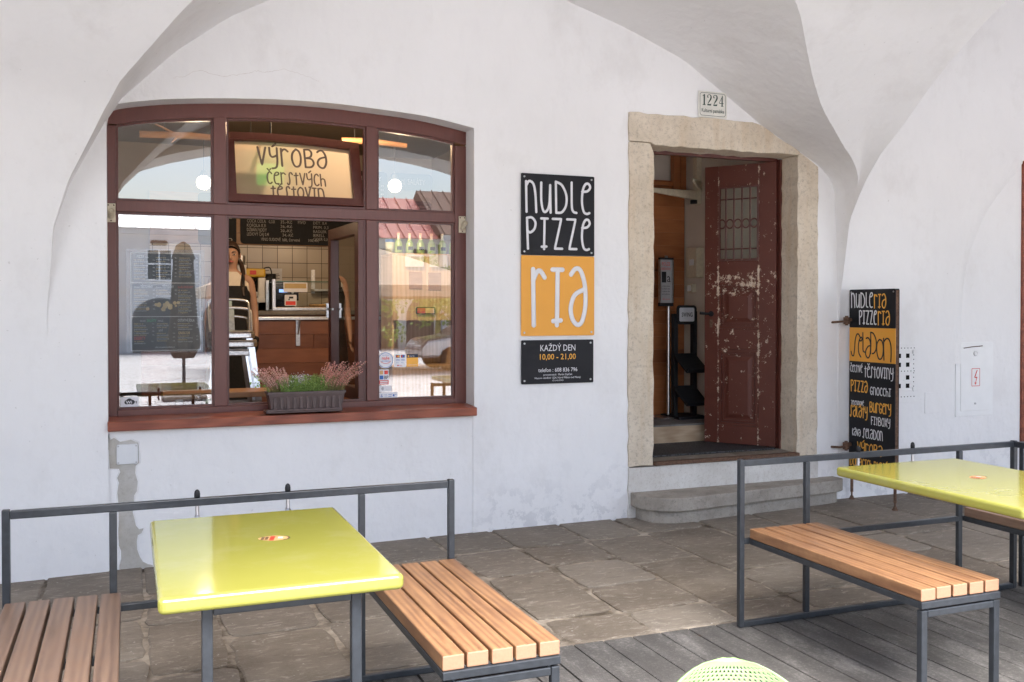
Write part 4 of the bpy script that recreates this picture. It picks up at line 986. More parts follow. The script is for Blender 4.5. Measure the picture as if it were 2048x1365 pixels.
# perforated plastic chairs (only their back tops reach into the picture)
def chair(cx, cy, ang, mat, label, zt=.80, wd=.235):
    r = empty('chair', (cx, cy, 0), label, 'chair', 'perforated plastic chairs')
    R = Matrix.Translation((cx, cy, 0)) @ Matrix.Rotation(ang, 4, 'Z')
    # shell surface: s across (-1..1), t up from seat front (0) to back top (1); back faces +y (sitter looks to +y)
    prof = [(.22, .435), (.05, .445), (-.12, .445), (-.21, .475), (-.245, .56), (-.265, .68), (-.285, zt)]
    pr = smooth_path([(a, b, 0) for a, b in prof], 10); L = [0]
    for i in range(1, len(pr)): L.append(L[-1]+(pr[i]-pr[i-1]).length)
    def sh(s, t):
        d = t*L[-1]; y = float(np.interp(d, L, [q.x for q in pr])); z = float(np.interp(d, L, [q.y for q in pr]))
        k = max(0, (t-.55)/.45); hw = wd*(1-.04*(1-t))
        # rounded upper outline
        e = max(0, (t-.72)/.28); hw *= math.sqrt(max(.0, 1-(e*.999)**2.4))
        bend = .10*k*s*s*(hw/wd)**2
        return (s*hw, y+bend+.02*(1-k)*s*s*0, z+.02*(1-k)*s*s)
    NS, NT_ = 44, 96; vs = []; fs = []
    # cells, each with an octagonal hole on alternate cells
    def add(p): vs.append(p); return len(vs)-1
    gridi = [[add(sh(-1+2*i/NS, j/NT_)) for i in range(NS+1)] for j in range(NT_+1)]
    for j in range(NT_):
        for i in range(NS):
            q = [gridi[j][i], gridi[j][i+1], gridi[j+1][i+1], gridi[j+1][i]]
            hole = (i+j) % 2 == 0 and 2 <= i < NS-2 and 4 <= j < NT_-2
            if not hole: fs.append(q); continue
            s0, t0 = -1+2*(i+.5)/NS, (j+.5)/NT_
            rr = .0023; hw = max(.06, abs(sh(1, t0)[0])); a_s = rr/hw; a_t = rr/L[-1]
            o8 = [add(sh(s0+a_s*math.cos(t), t0+a_t*math.sin(t))) for t in [PI*(-.75+.25*k) for k in range(8)]]
            for k in range(4):
                c0, c1 = q[k], q[(k+1) % 4]; fs.append([c0, c1, o8[2*k+1], o8[2*k]]); fs.append([c1, o8[(2*k+2) % 8], o8[2*k+1]])
    m = MB(); m.add([R @ Vector(p) for p in vs], fs, True)
    sh_o = m.build('shell', mat, r, recalc=False)
    so = sh_o.modifiers.new('thickness', 'SOLIDIFY'); so.thickness = .006; so.offset = 0
    for x in (-.19, .19):
        for y, yb in ((.16, .20), (-.15, -.22)):
            m = MB(); m.tube([R @ Vector((x, y, .445)), R @ Vector((x*1.15, yb, .003))], [.016, .011], 10); m.build('leg', mat, r)
M['lime_chair'] = simple('pale_green_plastic', (.165, .27, .10), .35, 0, .5, .03, 10)
M['pink_chair'] = simple('pale_pink_plastic', (.55, .44, .40), .4, 0, .5, .03, 10)
chair(1.015, 1.38, 2.75, M['lime_chair'], 'pale green perforated plastic chair on the deck, its rounded back dotted with holes', .742, .178)

# ================================================================== PLANTER ON THE SILL
pt_ = empty('flower_box', (1.0, 5.90, .812), 'brown ribbed plastic flower box standing on the window sill', 'flower box')
p = MB()
def trough(z, e): return [(.785-e, 5.842-e*.5), (1.205+e, 5.842-e*.5), (1.205+e, 5.962+e*.5), (.785-e, 5.962+e*.5)]
lo, hi = trough(.836, 0), trough(.938, .018)
p.add([(x, y, .836) for x, y in lo]+[(x, y, .938) for x, y in hi], [(0, 3, 2, 1)]+[(k, (k+1) % 4, 4+(k+1) % 4, 4+k) for k in range(4)])
hi2 = trough(.938, .024); p.add([(x, y, .934) for x, y in hi2]+[(x, y, .948) for x, y in hi2]+[(x, y, .948) for x, y in trough(0, .010)]+[(x, y, .925) for x, y in trough(0, .008)], [(k, (k+1) % 4, 4+(k+1) % 4, 4+k) for k in range(4)]+[(4+k, 4+(k+1) % 4, 8+(k+1) % 4, 8+k) for k in range(4)]+[(8+k, 8+(k+1) % 4, 12+(k+1) % 4, 12+k) for k in range(4)])
for k in range(11):
    x = .805+k*.0385
    if k % 1 == 0: p.prism([(x-.007, .842), (x+.010, .842), (x+.013, .915), (x-.010, .915)], (0, 5.836, 0), UX, UZ, (0, 1, 0), -.004, .012)
p.build('trough', M['planter'], pt_, bevel=.002)
p = MB(); p.box(.755, 1.205, 5.820, 5.985, .8235, .832); p.box(.755, 1.205, 5.820, 5.828, .8322, .846); p.build('saucer', M['planter'], pt_, bevel=.002)
p = MB(); p.box(.79, 1.20, 5.842, 5.962, .90, .926); p.build('soil', M['soil'], pt_)
def leafmat(name, a, b):
    t = NT(name); i = t.n('NewGeometry').outputs['Random Per Island']; c = t.mix(i, a, b)
    t.b.inputs['Subsurface Weight'].default_value = 0
    return t.fin(c, .6, None, .3)
M['heather'] = leafmat('heather_flower', (.80, .40, .39), (.80, .62, .54)); M['heather_red'] = leafmat('red_heather_flower', (.80, .29, .27), (.80, .52, .44)); M['leaf'] = leafmat('leaf', (.13, .25, .05), (.34, .44, .13)); M['leaf_dull'] = leafmat('dull_leaf', (.30, .22, .10), (.24, .28, .10)); M['petal_white'] = leafmat('white_flower', (.62, .58, .66), (.75, .73, .76))
def blade(mb, p, d, ln, wd, up=Vector((0, 0, 1))):
    d = d.normalized(); s = d.cross(up); s = s.normalized() if s.length > .01 else Vector((1, 0, 0))
    nn = s.cross(d); q = p+d*ln*.5+nn*wd*.15
    mb.add([p, q+s*wd/2, p+d*ln, q-s*wd/2], [(0, 1, 2, 3)])
def rv(r, z=0): 
    while True:
        v = Vector((r.uniform(-1, 1), r.uniform(-1, 1), r.uniform(-1, 1)))
        if .1 < v.length < 1: return v.normalized()
def heather(x0, x1, lean, mats, label, seed, tall=.17, n=46):
    r = random.Random(seed); root = empty('heather_plant', ((x0+x1)/2, 5.90, .926), label, 'plant')
    st = MB(); fl = MB(); lf = MB()
    for k in range(n):
        x = r.uniform(x0, x1); u = (x-x0)/(x1-x0); y = r.uniform(5.855, 5.945)
        b = Vector((x, y, .922)); h = tall*r.uniform(.55, 1.05); dx = (lean+(u-.5)*1.2)*.55*h+r.uniform(-.015, .015); dy = r.uniform(-.03, .02)
        pts = [b+Vector((dx*t*t, dy*t, h*t)) for t in (0, .35, .7, 1)]
        st.tube(pts, [.0011, .001, .0008, .0004], 4, False)
        sp = smooth_path(pts, 5); m = len(sp)
        for i, q in enumerate(sp):
            t = i/m
            d = (sp[min(i+1, m-1)]-sp[max(i-1, 0)]).normalized()
            if t > .35:
                for c in range(4):
                    v = (d*.9+rv(r)*.9); blade(fl, q+rv(r)*.0012, v, r.uniform(.007, .012), .0055)
            else:
                for c in range(3): blade(lf, q, d*.6+rv(r), .012, .0028)
    st.build('stem', M['leaf_dull'], root); fl.build('flower', mats[0], root, recalc=False); lf.build('leaf', M['leaf_dull'], root, recalc=False)
heather(.775, .895, -.8, (M['heather'],), 'pink heather leaning out over the open side of the flower box, beside the loose sprig', 11, .16, 85)
heather(1.075, 1.215, .9, (M['heather_red'],), 'reddish pink heather with taller spikes at the flower box end by the casement', 12, .185, 95)
def bushy(x0, x1, n, h, mat, label, seed, name='creeping_plant', sz=.011):
    r = random.Random(seed); root = empty(name, ((x0+x1)/2, 5.89, .926), label, 'plant'); m = MB(); s = MB()
    for k in range(n//9):
        b = Vector((r.uniform(x0, x1), r.uniform(5.85, 5.95), .922)); e = b+Vector((r.uniform(-.05, .05), r.uniform(-.05, .03), h*r.uniform(.35, 1)))
        mid = b.lerp(e, .5)+Vector((r.uniform(-.01, .01), r.uniform(-.01, .01), .01)); s.tube([b, mid, e], [.001, .0009, .0006], 4, False)
        for q in smooth_path([b, mid, e], 5)[3:]:
            for c in range(2):
                d = rv(r); d.z = abs(d.z)*.5; blade(m, q+d*.004, d, sz*r.uniform(.6, 1.1), sz*.75, rv(r))
    s.build('stem', M['leaf'], root); m.build('leaf', mat, root, recalc=False); return root
bp2 = bushy(.86, 1.12, 2600, .12, M['leaf'], 'dense small leaved green plant in the middle of the flower box', 21)
m = MB(); r_ = random.Random(31)
for k in range(420):
    q = Vector((r_.gauss(.965, .035), r_.uniform(5.85, 5.92), 1.015+r_.gauss(0, .016))); blade(m, q, rv(r_), .0075, .006, rv(r_))
wf = empty('white_flower', (.965, 5.885, .926), 'clump of tiny white flowers above the green leaves in the flower box', 'plant'); m.build('blossom', M['petal_white'], wf, recalc=False)
m = MB(); [m.tube([(.965+a*.3, 5.885, .925), (.965+a, 5.885+b, 1.0)], .0009, 4) for a, b in ((-.03, .0), (.0, -.01), (.03, .01), (.015, -.02), (-.015, .015))]; m.build('stem', M['leaf'], wf)
r_ = random.Random(8); tw = empty('trailing_sprig', (.76, 5.89, .926), 'loose trailing sprig of round green leaves hanging out beside the heather', 'plant'); s = MB(); m = MB()
for (ex, ez) in ((.69, 1.04), (.665, 1.005), (.70, .985), (.68, 1.055)):
    pth = smooth_path([(.79, 5.88, .924), (.745, 5.875, (ez+.924)/2+.02), (ex, 5.87, ez)], 5); s.tube(pth, .0008, 4, False)
    for q in pth[4:]:
        c = q+rv(r_)*.007; a, b = rv(r_), rv(r_); a = (a+Vector((0, -.3, 0))).normalized(); s1 = a.cross(b).normalized(); s2 = a.cross(s1)
        m.add([c+s1*.0062*math.cos(t)+s2*.0062*math.sin(t) for t in [2*PI*i/8 for i in range(8)]], [tuple(range(8))])
s.build('stem', M['leaf'], tw); m.build('leaf', M['leaf'], tw, recalc=False)
# ================================================================== INSIDE THE SHOP
FZ = .40
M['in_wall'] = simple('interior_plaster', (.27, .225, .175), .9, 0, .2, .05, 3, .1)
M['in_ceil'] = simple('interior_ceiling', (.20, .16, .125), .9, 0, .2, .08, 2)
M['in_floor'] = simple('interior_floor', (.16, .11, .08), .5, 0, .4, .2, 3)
M['plank_red'] = wood('counter_planks', (.12, .042, .024), (.22, .088, .047), 'x', .4, 1, plank=1)
M['plank_orange'] = wood('hall_planks', (.26, .085, .030), (.44, .165, .06), 'x', .4, 1, plank=1)
M['ply'] = wood('light_plywood', (.50, .34, .19), (.66, .48, .30), 'z', .45, .7, rnd=False)
M['shelf_wood'] = wood('warm_wood', (.26, .13, .06), (.40, .22, .11), 'x', .45)
M['granite'] = stone('granite_top', (.13, .12, .11), (.20, .19, .18), (.05, .045, .04), .1)
it = MB()
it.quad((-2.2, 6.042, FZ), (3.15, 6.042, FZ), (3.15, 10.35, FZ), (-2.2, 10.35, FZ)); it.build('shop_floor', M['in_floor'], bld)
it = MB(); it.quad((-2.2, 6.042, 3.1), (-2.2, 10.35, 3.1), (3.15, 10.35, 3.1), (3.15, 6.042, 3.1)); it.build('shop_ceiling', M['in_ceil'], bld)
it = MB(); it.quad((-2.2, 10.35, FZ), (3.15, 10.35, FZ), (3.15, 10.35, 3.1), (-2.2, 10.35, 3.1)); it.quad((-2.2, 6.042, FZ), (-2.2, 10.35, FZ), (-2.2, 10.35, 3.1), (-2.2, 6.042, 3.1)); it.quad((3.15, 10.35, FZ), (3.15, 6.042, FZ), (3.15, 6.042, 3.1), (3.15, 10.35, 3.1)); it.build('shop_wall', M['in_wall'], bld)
def tiles():
    t = NT('cream_wall_tiles'); p = t.coord(False); x, y, z = t.sep(p)
    def line(v, o): 
        f = t.math('FRACT', t.math('DIVIDE', t.math('ADD', v, o), .1535)); return t.math('LESS_THAN', f, .035)
    g = t.math('MAXIMUM', line(x, -.070+.1535*20), line(z, -.075+.1535*20))
    idn = t.n('TexWhiteNoise', Vector=t.n('CombineXYZ', X=t.math('FLOOR', t.math('DIVIDE', t.math('ADD', x, 3.0), .1535)), Y=t.math('FLOOR', t.math('DIVIDE', t.math('ADD', z, 2.995), .1535))).outputs[0]).outputs[0]
    c = t.mix(idn, (.44, .37, .29), (.52, .445, .36)); c = t.mix(g, c, (.05, .035, .025))
    return t.fin(c, t.mix(g, (.22,)*3, (.8,)*3), t.bump(g, -.3, .003), .5)
tb = MB(); tb.box(.2, 2.35, 10.318, 10.345, 1.35, 2.10); tb.build('tiled_wall', tiles(), bld)
wb = MB()
for k, z in enumerate(np.arange(2.10, 2.62, .13)): wb.box(.2, 2.5, 10.29, 10.345, z, z+.127)
wb.build('wood_panelling', M['shelf_wood'], bld)
# counter
ct = empty('counter', (1.2, 9.25, FZ), 'wooden planked shop counter with a granite top and steel edge', 'counter')
m = MB()
for k in range(7):
    z0 = FZ+.02+k*.131; x = .1-rs.random()*.5
    while x < 2.35:
        L_ = rs.uniform(.5, 1.1); m.box(max(x, .1), min(x+L_, 2.35)-.002, 9.0, 9.02, z0, z0+.1295); x += L_
m.build('front', M['plank_red'], ct, bevel=.0015, seg=1)
m = MB(); m.box(.1, 2.35, 8.96, 9.75, 1.384, 1.422); m.build('top', M['granite'], ct, bevel=.004)
m = MB(); m.box(.1, 2.35, 8.975, 9.0, 1.338, 1.366); m.build('edge_rail', M['chrome'], ct, bevel=.003)
m = MB(); m.box(.1, 2.35, 9.0, 9.03, 1.34, 1.384); m.build('trim', M['plank_red'], ct)
for x in (1.45,):
    m = MB(); m.box(x-.018, x+.018, 8.985, 8.999, 1.10, 1.335); m.prism([(8.985, 1.20), (8.985, 1.335), (8.86, 1.335)], (x-.006, 0, 0), (0, 1, 0), (0, 0, 1), (1, 0, 0), 0, .012); m.build('bracket', M['chrome'], ct)
# display case
dc = empty('display_case', (1.55, 9.2, 1.422), 'glass display case with steel frame on the counter holding flat pizza breads', 'display case')
m = MB(); m.box(1.235, 1.265, 9.10, 9.13, 1.424, 1.715); m.box(1.235, 1.265, 9.55, 9.58, 1.424, 1.715); m.box(1.235, 2.15, 9.09, 9.115, 1.424, 1.452); m.box(1.27, 2.15, 9.12, 9.6, 1.424, 1.434); m.build('frame', M['chrome'], dc, bevel=.002)
m = MB(); m.box(1.27, 2.15, 9.10, 9.58, 1.69, 1.698); m.build('glass_shelf', simple('glass_edge_green', (.05, .12, .09), .1), dc)
m = MB(); m.quad((1.27, 9.11, 1.452), (2.15, 9.11, 1.452), (2.15, 9.11, 1.69), (1.27, 9.11, 1.69)); m.build('front_glass', M['glass_thin'], dc)
M['bread'] = simple('baked_bread', (.50, .27, .10), .8, 0, .2, .35, 40, .4, 80)
for k, (x, s_, z0) in enumerate(((1.40, .10, 1.436), (1.58, .12, 1.436), (1.72, .15, 1.436), (1.74, .14, 1.462))):
    fb = empty('pizza_bread', (x, 9.3, z0), ['small flat bread on the case floor by the steel post', 'flat pizza bread in the middle of the display case', 'large flat pizza bread under another one', 'large flat pizza bread topmost in the display case'][k], 'bread', 'pizza breads in the display case')
    m = MB(); m.lathe((x, 9.3, z0), [(.001, .002), (s_*.9, 0), (s_, .010), (s_*.92, .022), (s_*.6, .016), (.001, .018)], 24); m.build('crust', M['bread'], fb)
pc = empty('price_card', (1.42, 9.09, 1.60), 'cream printed card stuck inside the display case glass', 'card')
m = MB(); m.box(1.335, 1.555, 9.094, 9.097, 1.595, 1.685); m.build('sheet', M['st_pale'], pc)
m = MB(); m.box(1.345, 1.545, 9.0925, 9.0935, 1.63, 1.675); m.build('print', simple('card_tan', (.42, .30, .13), .6), pc)
cm = empty('camera_notice', (1.405, 9.09, 1.465), 'small white notice with a camera symbol under the cream card', 'notice')
m = MB(); m.prism(rrect(1.345, 1.455, 1.467, 1.57, .01), (0, 0, 0), UX, UZ, (0, 1, 0), 9.0930, 9.0955); m.build('sheet', M['st_pale'], cm)
m = MB(); m.box(1.355, 1.445, 9.0915, 9.0925, 1.475, 1.51); m.build('red_print', M['red_ink'], cm)
m = MB(); m.box(1.385, 1.425, 9.0915, 9.0925, 1.535, 1.553); m.box(1.38, 1.392, 9.0915, 9.0925, 1.52, 1.533); m.build('camera_mark', M['letter_black'], cm)
# machines behind
cr = empty('coffee_machine', (1.41, 9.5, 1.422), 'black coffee machine with a small blue screen behind the display case', 'machine')
m = MB(); m.box(1.245, 1.53, 9.66, 9.74, 1.424, 1.69); m.box(1.30, 1.56, 9.62, 9.73, 1.52, 1.66); m.box(1.245, 1.30, 9.60, 9.74, 1.43, 1.75); m.cyl((1.30, 9.68), .05, 1.69, 1.78, 16); m.box(1.30, 1.57, 9.60, 9.73, 1.424, 1.45); m.build('housing', M['black'], cr, bevel=.006)
m = MB(); m.box(1.37, 1.45, 9.614, 9.6195, 1.60, 1.63); m.build('screen', emis('blue_screen', (.25, .4, .9), .35), cr)
m = MB(); m.box(1.302, 1.33, 9.612, 9.6195, 1.50, 1.66); m.cyl((1.50, 1.60), .012, 9.612, 9.6195, 12, 'y'); m.build('trim', M['chrome'], cr)
mx = empty('mixer', (1.12, 9.65, 1.422), 'white mixer with a yellow and black head on the counter', 'mixer')
m = MB(); m.box(1.07, 1.24, 9.58, 9.72, 1.50, 1.545); m.box(1.17, 1.24, 9.60, 9.70, 1.545, 1.74); m.cyl((1.13, 9.65), .045, 1.424, 1.50, 16); m.lathe((1.12, 9.65, 1.545), [(.03, 0), (.05, .02), (.055, .06), (.0005, .06)], 16); m.build('body', M['white_paint'], mx, bevel=.006)
m = MB(); m.box(1.04, 1.24, 9.59, 9.71, 1.745, 1.83); m.build('head', simple('yellow_plastic', (.62, .38, .03), .4), mx, bevel=.02, seg=3)
m = MB(); m.box(1.09, 1.15, 9.585, 9.589, 1.77, 1.81); m.build('badge', M['red_ink'], mx)
m = MB(); m.tube(smooth_path([(1.22, 9.62, 1.83), (1.28, 9.62, 1.84), (1.30, 9.62, 1.76), (1.28, 9.62, 1.60), (1.26, 9.64, 1.52)], 5), .006, 6); m.build('cable', M['black_matt'], mx)
jr = empty('glass_jar', (1.0, 9.5, 1.422), 'white topped jar stack behind the woman', 'jar'); m = MB(); m.cyl((1.01, 9.6), .05, 1.424, 1.86, 16); m.build('body', M['white_paint'], jr); m = MB(); m.cyl((1.01, 9.6), .038, 1.862, 1.95, 16); m.build('lid', M['chrome'], jr)
ps = empty('paper_sheet', (1.40, 10.3, 1.72), 'white printed paper sheet fixed to the tiles', 'sheet'); m = MB(); m.box(1.30, 1.50, 10.312, 10.314, 1.70, 1.86); m.build('paper', M['st_pale'], ps); m = MB(); [m.box(1.315, 1.315+q, 10.310, 10.3115, z, z+.006) for q, z in ((.05, 1.835), (.15, 1.80), (.16, 1.785), (.14, 1.77), (.16, 1.755))]; m.build('print', M['letter_black'], ps)
sh = empty('wall_shelf', (1.9, 10.2, 1.6), 'small steel shelf hung on the tiled wall from upright brackets', 'shelf'); m = MB(); m.box(1.80, 2.2, 10.12, 10.31, 1.625, 1.645); m.build('board', M['chrome'], sh); m = MB(); m.box(1.80, 1.84, 10.29, 10.315, 1.60, 1.85); m.build('bracket', M['chrome'], sh)
# chalkboards
def chalkboard(x0, x1, z0, z1, y, label, lines, ax='x'):
    r = empty('chalkboard', ((x0+x1)/2, y, z0), label, 'chalkboard'); m = MB(); m.prism(rrect(x0, x1, z0, z1, .04), (0, 0, 0), UX, UZ, (0, 1, 0), y-.012, y); m.build('board', M['black_matt'], r)
    l = MB()
    for (s_, x, z, w_, h, a) in lines: txt(l, s_, (x, y-.0126, z), UX, UZ, w_, h, a)
    if lines: l.build('chalk_lettering', M['chalk'], r)
    return r
M['chalk'] = simple('chalk', (.42, .40, .38), .9, 0, .1, .4, 120)
chalkboard(.66, 1.035, 2.095, 2.62, 10.285, 'small black chalkboard above the woman with a drawn cup', [('C', .97, 2.36, .04, .05, 'c'), ('o', .97, 2.13, .05, .05, 'c'), ('espresso', .82, 2.45, .2, .03, 'c')])
chalkboard(1.075, 2.30, 2.11, 2.62, 10.285, 'long black chalkboard of drinks and prices over the tiled wall', [
    ('COCA COLA', 1.14, 2.33, .19, .034, 'l'), ('0,33l', 1.36, 2.33, .06, .03, 'l'), ('35,-Kč', 1.48, 2.33, .12, .032, 'l'), ('KOFOLA 0,3l', 1.14, 2.285, .19, .034, 'l'), ('26,-Kč', 1.48, 2.285, .12, .03, 'l'), ('DŽBÁN VODY', 1.14, 2.24, .20, .034, 'l'), ('20,-Kč', 1.48, 2.24, .12, .03, 'l'), ('LEDOVÝ ČAJ 0,4l', 1.14, 2.195, .22, .034, 'l'), ('34,-Kč', 1.50, 2.195, .11, .03, 'l'),
    ('VÍNO SUDOVÉ', 1.28, 2.145, .20, .032, 'l'), ('bílé, červené', 1.50, 2.145, .18, .034, 'l'), ('100,-Kč', 1.77, 2.145, .11, .03, 'l'), ('PIVO', 1.66, 2.33, .08, .034, 'l'), ('DĚT. 0,4', 1.82, 2.33, .14, .03, 'l'), ('PRIM. 0,3', 1.82, 2.285, .16, .03, 'l'), ('RADLER', 1.82, 2.24, .14, .03, 'l'), ('BIRELL', 1.82, 2.20, .12, .03, 'l'), ('CIDER 0,3', 1.82, 2.16, .15, .03, 'l'), ('MATTONI', 1.14, 2.40, .18, .034, 'l'), ('29,-Kč', 1.48, 2.40, .12, .03, 'l')])
# menu boards on the far wall (seen through the pane on the bottle side)
chalkboard(2.24, 2.62, 2.30, 2.92, 10.28, 'dark menu board headed burgery in the shop depth', [('BURGERY', 2.43, 2.82, .25, .05, 'c')]+[('margherita  tomat  89', 2.28, 2.76-k*.045, .3, .02, 'l') for k in range(9)])
chalkboard(2.66, 3.13, 2.74, 2.92, 10.28, 'dark menu board headed velké saláty in the shop depth', [('VELKÉ', 2.70, 2.80, .12, .05, 'l'), ('SALÁTY', 2.85, 2.80, .2, .06, 'l')])
chalkboard(2.84, 3.12, 2.30, 2.62, 10.28, 'small framed dark board below the saláty board', [('gnocchi al forno 99', 2.88, 2.55-k*.04, .2, .02, 'l') for k in range(6)])
# wooden cabinet with bottles
cbx0, cbx1 = 2.085, 2.66
cab = empty('bottle_cabinet', ((cbx0+cbx1)/2, 8.2, FZ), 'tall light plywood cabinet behind the glass with small door openings', 'cabinet')
m = MB(); m.box(cbx0, cbx1, 8.0, 8.02, 1.34, 1.895); m.box(cbx0, cbx0+.02, 8.021, 8.4, FZ, 1.895); m.box(cbx1-.02, cbx1, 8.021, 8.4, FZ, 1.895); m.box(cbx0, cbx1, 8.0, 8.4, 1.896, 1.915); m.box(cbx0, cbx1, 8.0, 8.4, .92, .95); m.box(cbx0, cbx1, 8.0, 8.02, FZ, .919); m.box(cbx0+.021, cbx1-.021, 8.38, 8.40, .951, 1.895); m.build('carcass', M['ply'], cab, bevel=.003)
m = MB(); m.box(2.23, 2.345, 7.992, 7.999, 1.61, 1.76); m.box(2.40, 2.515, 7.992, 7.999, 1.60, 1.755); m.build('door_panel', M['shelf_wood'], cab, bevel=.003)
for k, (x, w_) in enumerate(((2.19, .165), (2.405, .165))):
    c = empty('white_card', (x+w_/2, 7.98, 1.80), ['blank white card on the cabinet edge nearer the casement', 'blank white card on the cabinet edge nearer the window reveal'][k], 'card', 'white cards on the cabinet'); m = MB(); m.quad((x, 7.985, 1.905), (x+w_, 7.985, 1.905), (x+w_, 7.972, 1.80), (x, 7.972, 1.80)); m.build('sheet', M['st_pale'], c)
M['bottle_green'] = simple('green_drink', (.28, .42, .13), .15, 0, .6, .06); M['bottle_clear'] = simple('pale_glass', (.55, .60, .52), .12)
prot = None
for k in range(6):
    x = 2.155+k*.098
    if prot is None:
        prot = empty('bottle', (x, 8.06, 1.916), '', 'bottle', 'green bottles on the cabinet')
        m = MB(); m.lathe((x, 8.06, 1.916), [(.0005, 0), (.034, .001), (.036, .02), (.033, .085), (.016, .12), (.0005, .12)], 16); m.build('body', M['bottle_green'], prot)
        m = MB(); m.lathe((x, 8.06, 1.916), [(.0165, .1195), (.012, .14), (.012, .158), (.0005, .158)], 14); m.build('neck', M['bottle_clear'], prot)
        m = MB(); m.cyl((x, 8.06), .013, 1.916+.159, 1.916+.176, 12); m.build('cap', M['cream'], prot)
        m = MB(); m.grid([[(x+.0365*math.sin(a), 8.06-.0365*math.cos(a), 1.945+b) for a in np.linspace(-.6, .6, 7)] for b in (0, .03)]); m.build('tag', M['black'], prot)
        b = prot
    else: b = copy_tree(prot, (x-2.155, 0, 0))
    b['label'] = 'green drink bottle on the cabinet, %s of the row of six counted from the casement' % ['first', 'second', 'third', 'fourth', 'fifth', 'last'][k]
jb2 = empty('storage_jar', (2.06, 8.05, 1.916), 'clear storage jar with a blue lid beside the row of green bottles', 'jar')
m = MB(); m.lathe((2.105, 8.16, 1.916), [(.0005, 0), (.04, .001), (.04, .10), (.0005, .10)], 16); m.build('body', M['bottle_clear'], jb2); m = MB(); m.cyl((2.105, 8.16), .042, 2.017, 2.04, 16); m.build('lid', M['blue_ink'], jb2)
# branch lamps and globes
def branch_lamp(x0, x1, z, y, label, globe, twig=True, power=1.7):
    r = empty('branch_lamp', ((x0+x1)/2, y, z), label, 'lamp', 'hanging branch lamps'); m = MB(); L_ = x1-x0
    m.tube([(x0, y, z), (x0+L_*.4, y, z+.012), (x1, y-.01, z-.008)], [.026, .025, .02], 10)
    if twig: m.tube([(x0+.27*L_, y, z+.02), (x0+.18*L_, y-.02, z+.055), (x0+.12*L_, y-.03, z+.075)], [.011, .008, .006], 8); m.tube([(x0+.3*L_, y, z), (x0+.25*L_, y-.02, z-.05)], [.009, .004], 8)
    m.build('branch', M['shelf_wood'], r)
    m = MB(); m.tube([(x0+.2*L_, y, z+.02), (x0+.2*L_, y, 3.1)], .003, 5); m.tube([(x1-.1*L_, y, z), (x1-.1*L_, y, 3.1)], .003, 5)
    gx, gz_ = globe; m.tube([(gx, y, z), (gx, y, gz_+.09)], .0035, 5); m.build('cord', M['black_matt'], r)
    m = MB(); m.cyl((gx, y), .03, gz_+.05, gz_+.09, 14, r2=.018); m.build('socket', M['black_matt'], r)
    m = MB(); m.ball((gx, y, gz_), .052, 20); m.build('globe', M['globe'], r)
    pd = bpy.data.lights.new('globe_light', 'POINT'); pd.energy = power; pd.color = (1, .70, .42); pd.shadow_soft_size = .06; pd.specular_factor = 0
    po = bpy.data.objects.new('globe_light', pd); COL.objects.link(po); po.parent = r; po.location = Vector((gx, y-.0, gz_-.12))-wloc(r)
M['globe'] = emis('lit_globe', (1, .84, .60), 2.6)
branch_lamp(.08, .95, 2.705, 7.5, 'branch lamp with a lit globe behind the upper pane over the menu poster', (.523, 2.376))
branch_lamp(1.55, 2.07, 2.75, 7.5, 'branch lamp with a lit globe behind the upper pane over the bottles', (1.976, 2.419), False)
branch_lamp(1.05, 1.62, 3.04, 7.0, 'branch lamp glowing behind the frosted tilting sash', (1.50, 2.93), False, 16)
gl = empty('green_block', (.85, 6.42, 2.26), 'green lantern with added glow, seen blurred through the frosted tilting sash', 'block'); m = MB(); m.box(.76, .93, 6.27, 6.30, 2.23, 2.37); m.build('glow_box', emis('green_glow', (.10, .42, .08), .35), gl, bevel=.02); m = MB(); m.tube([(.845, 6.285, 2.37), (.845, 6.285, 3.1)], .005, 6); m.build('cord', M['black_matt'], gl)  # unidentified green thing; its glow is added so it shows through the film
# plank seat inside the window
pb = empty('plank_seat', (1.0, 6.62, FZ), 'plank seat on steel legs just inside the open window', 'bench'); m = MB(); m.box(.2, 1.34, 6.45, 6.75, .868, .905); m.build('seat', M['shelf_wood'], pb, bevel=.004)
for x in (.3, 1.26): m = MB(); m.box(x-.02, x+.02, 6.5, 6.7, FZ, .866); m.build('leg', M['chrome'], pb)
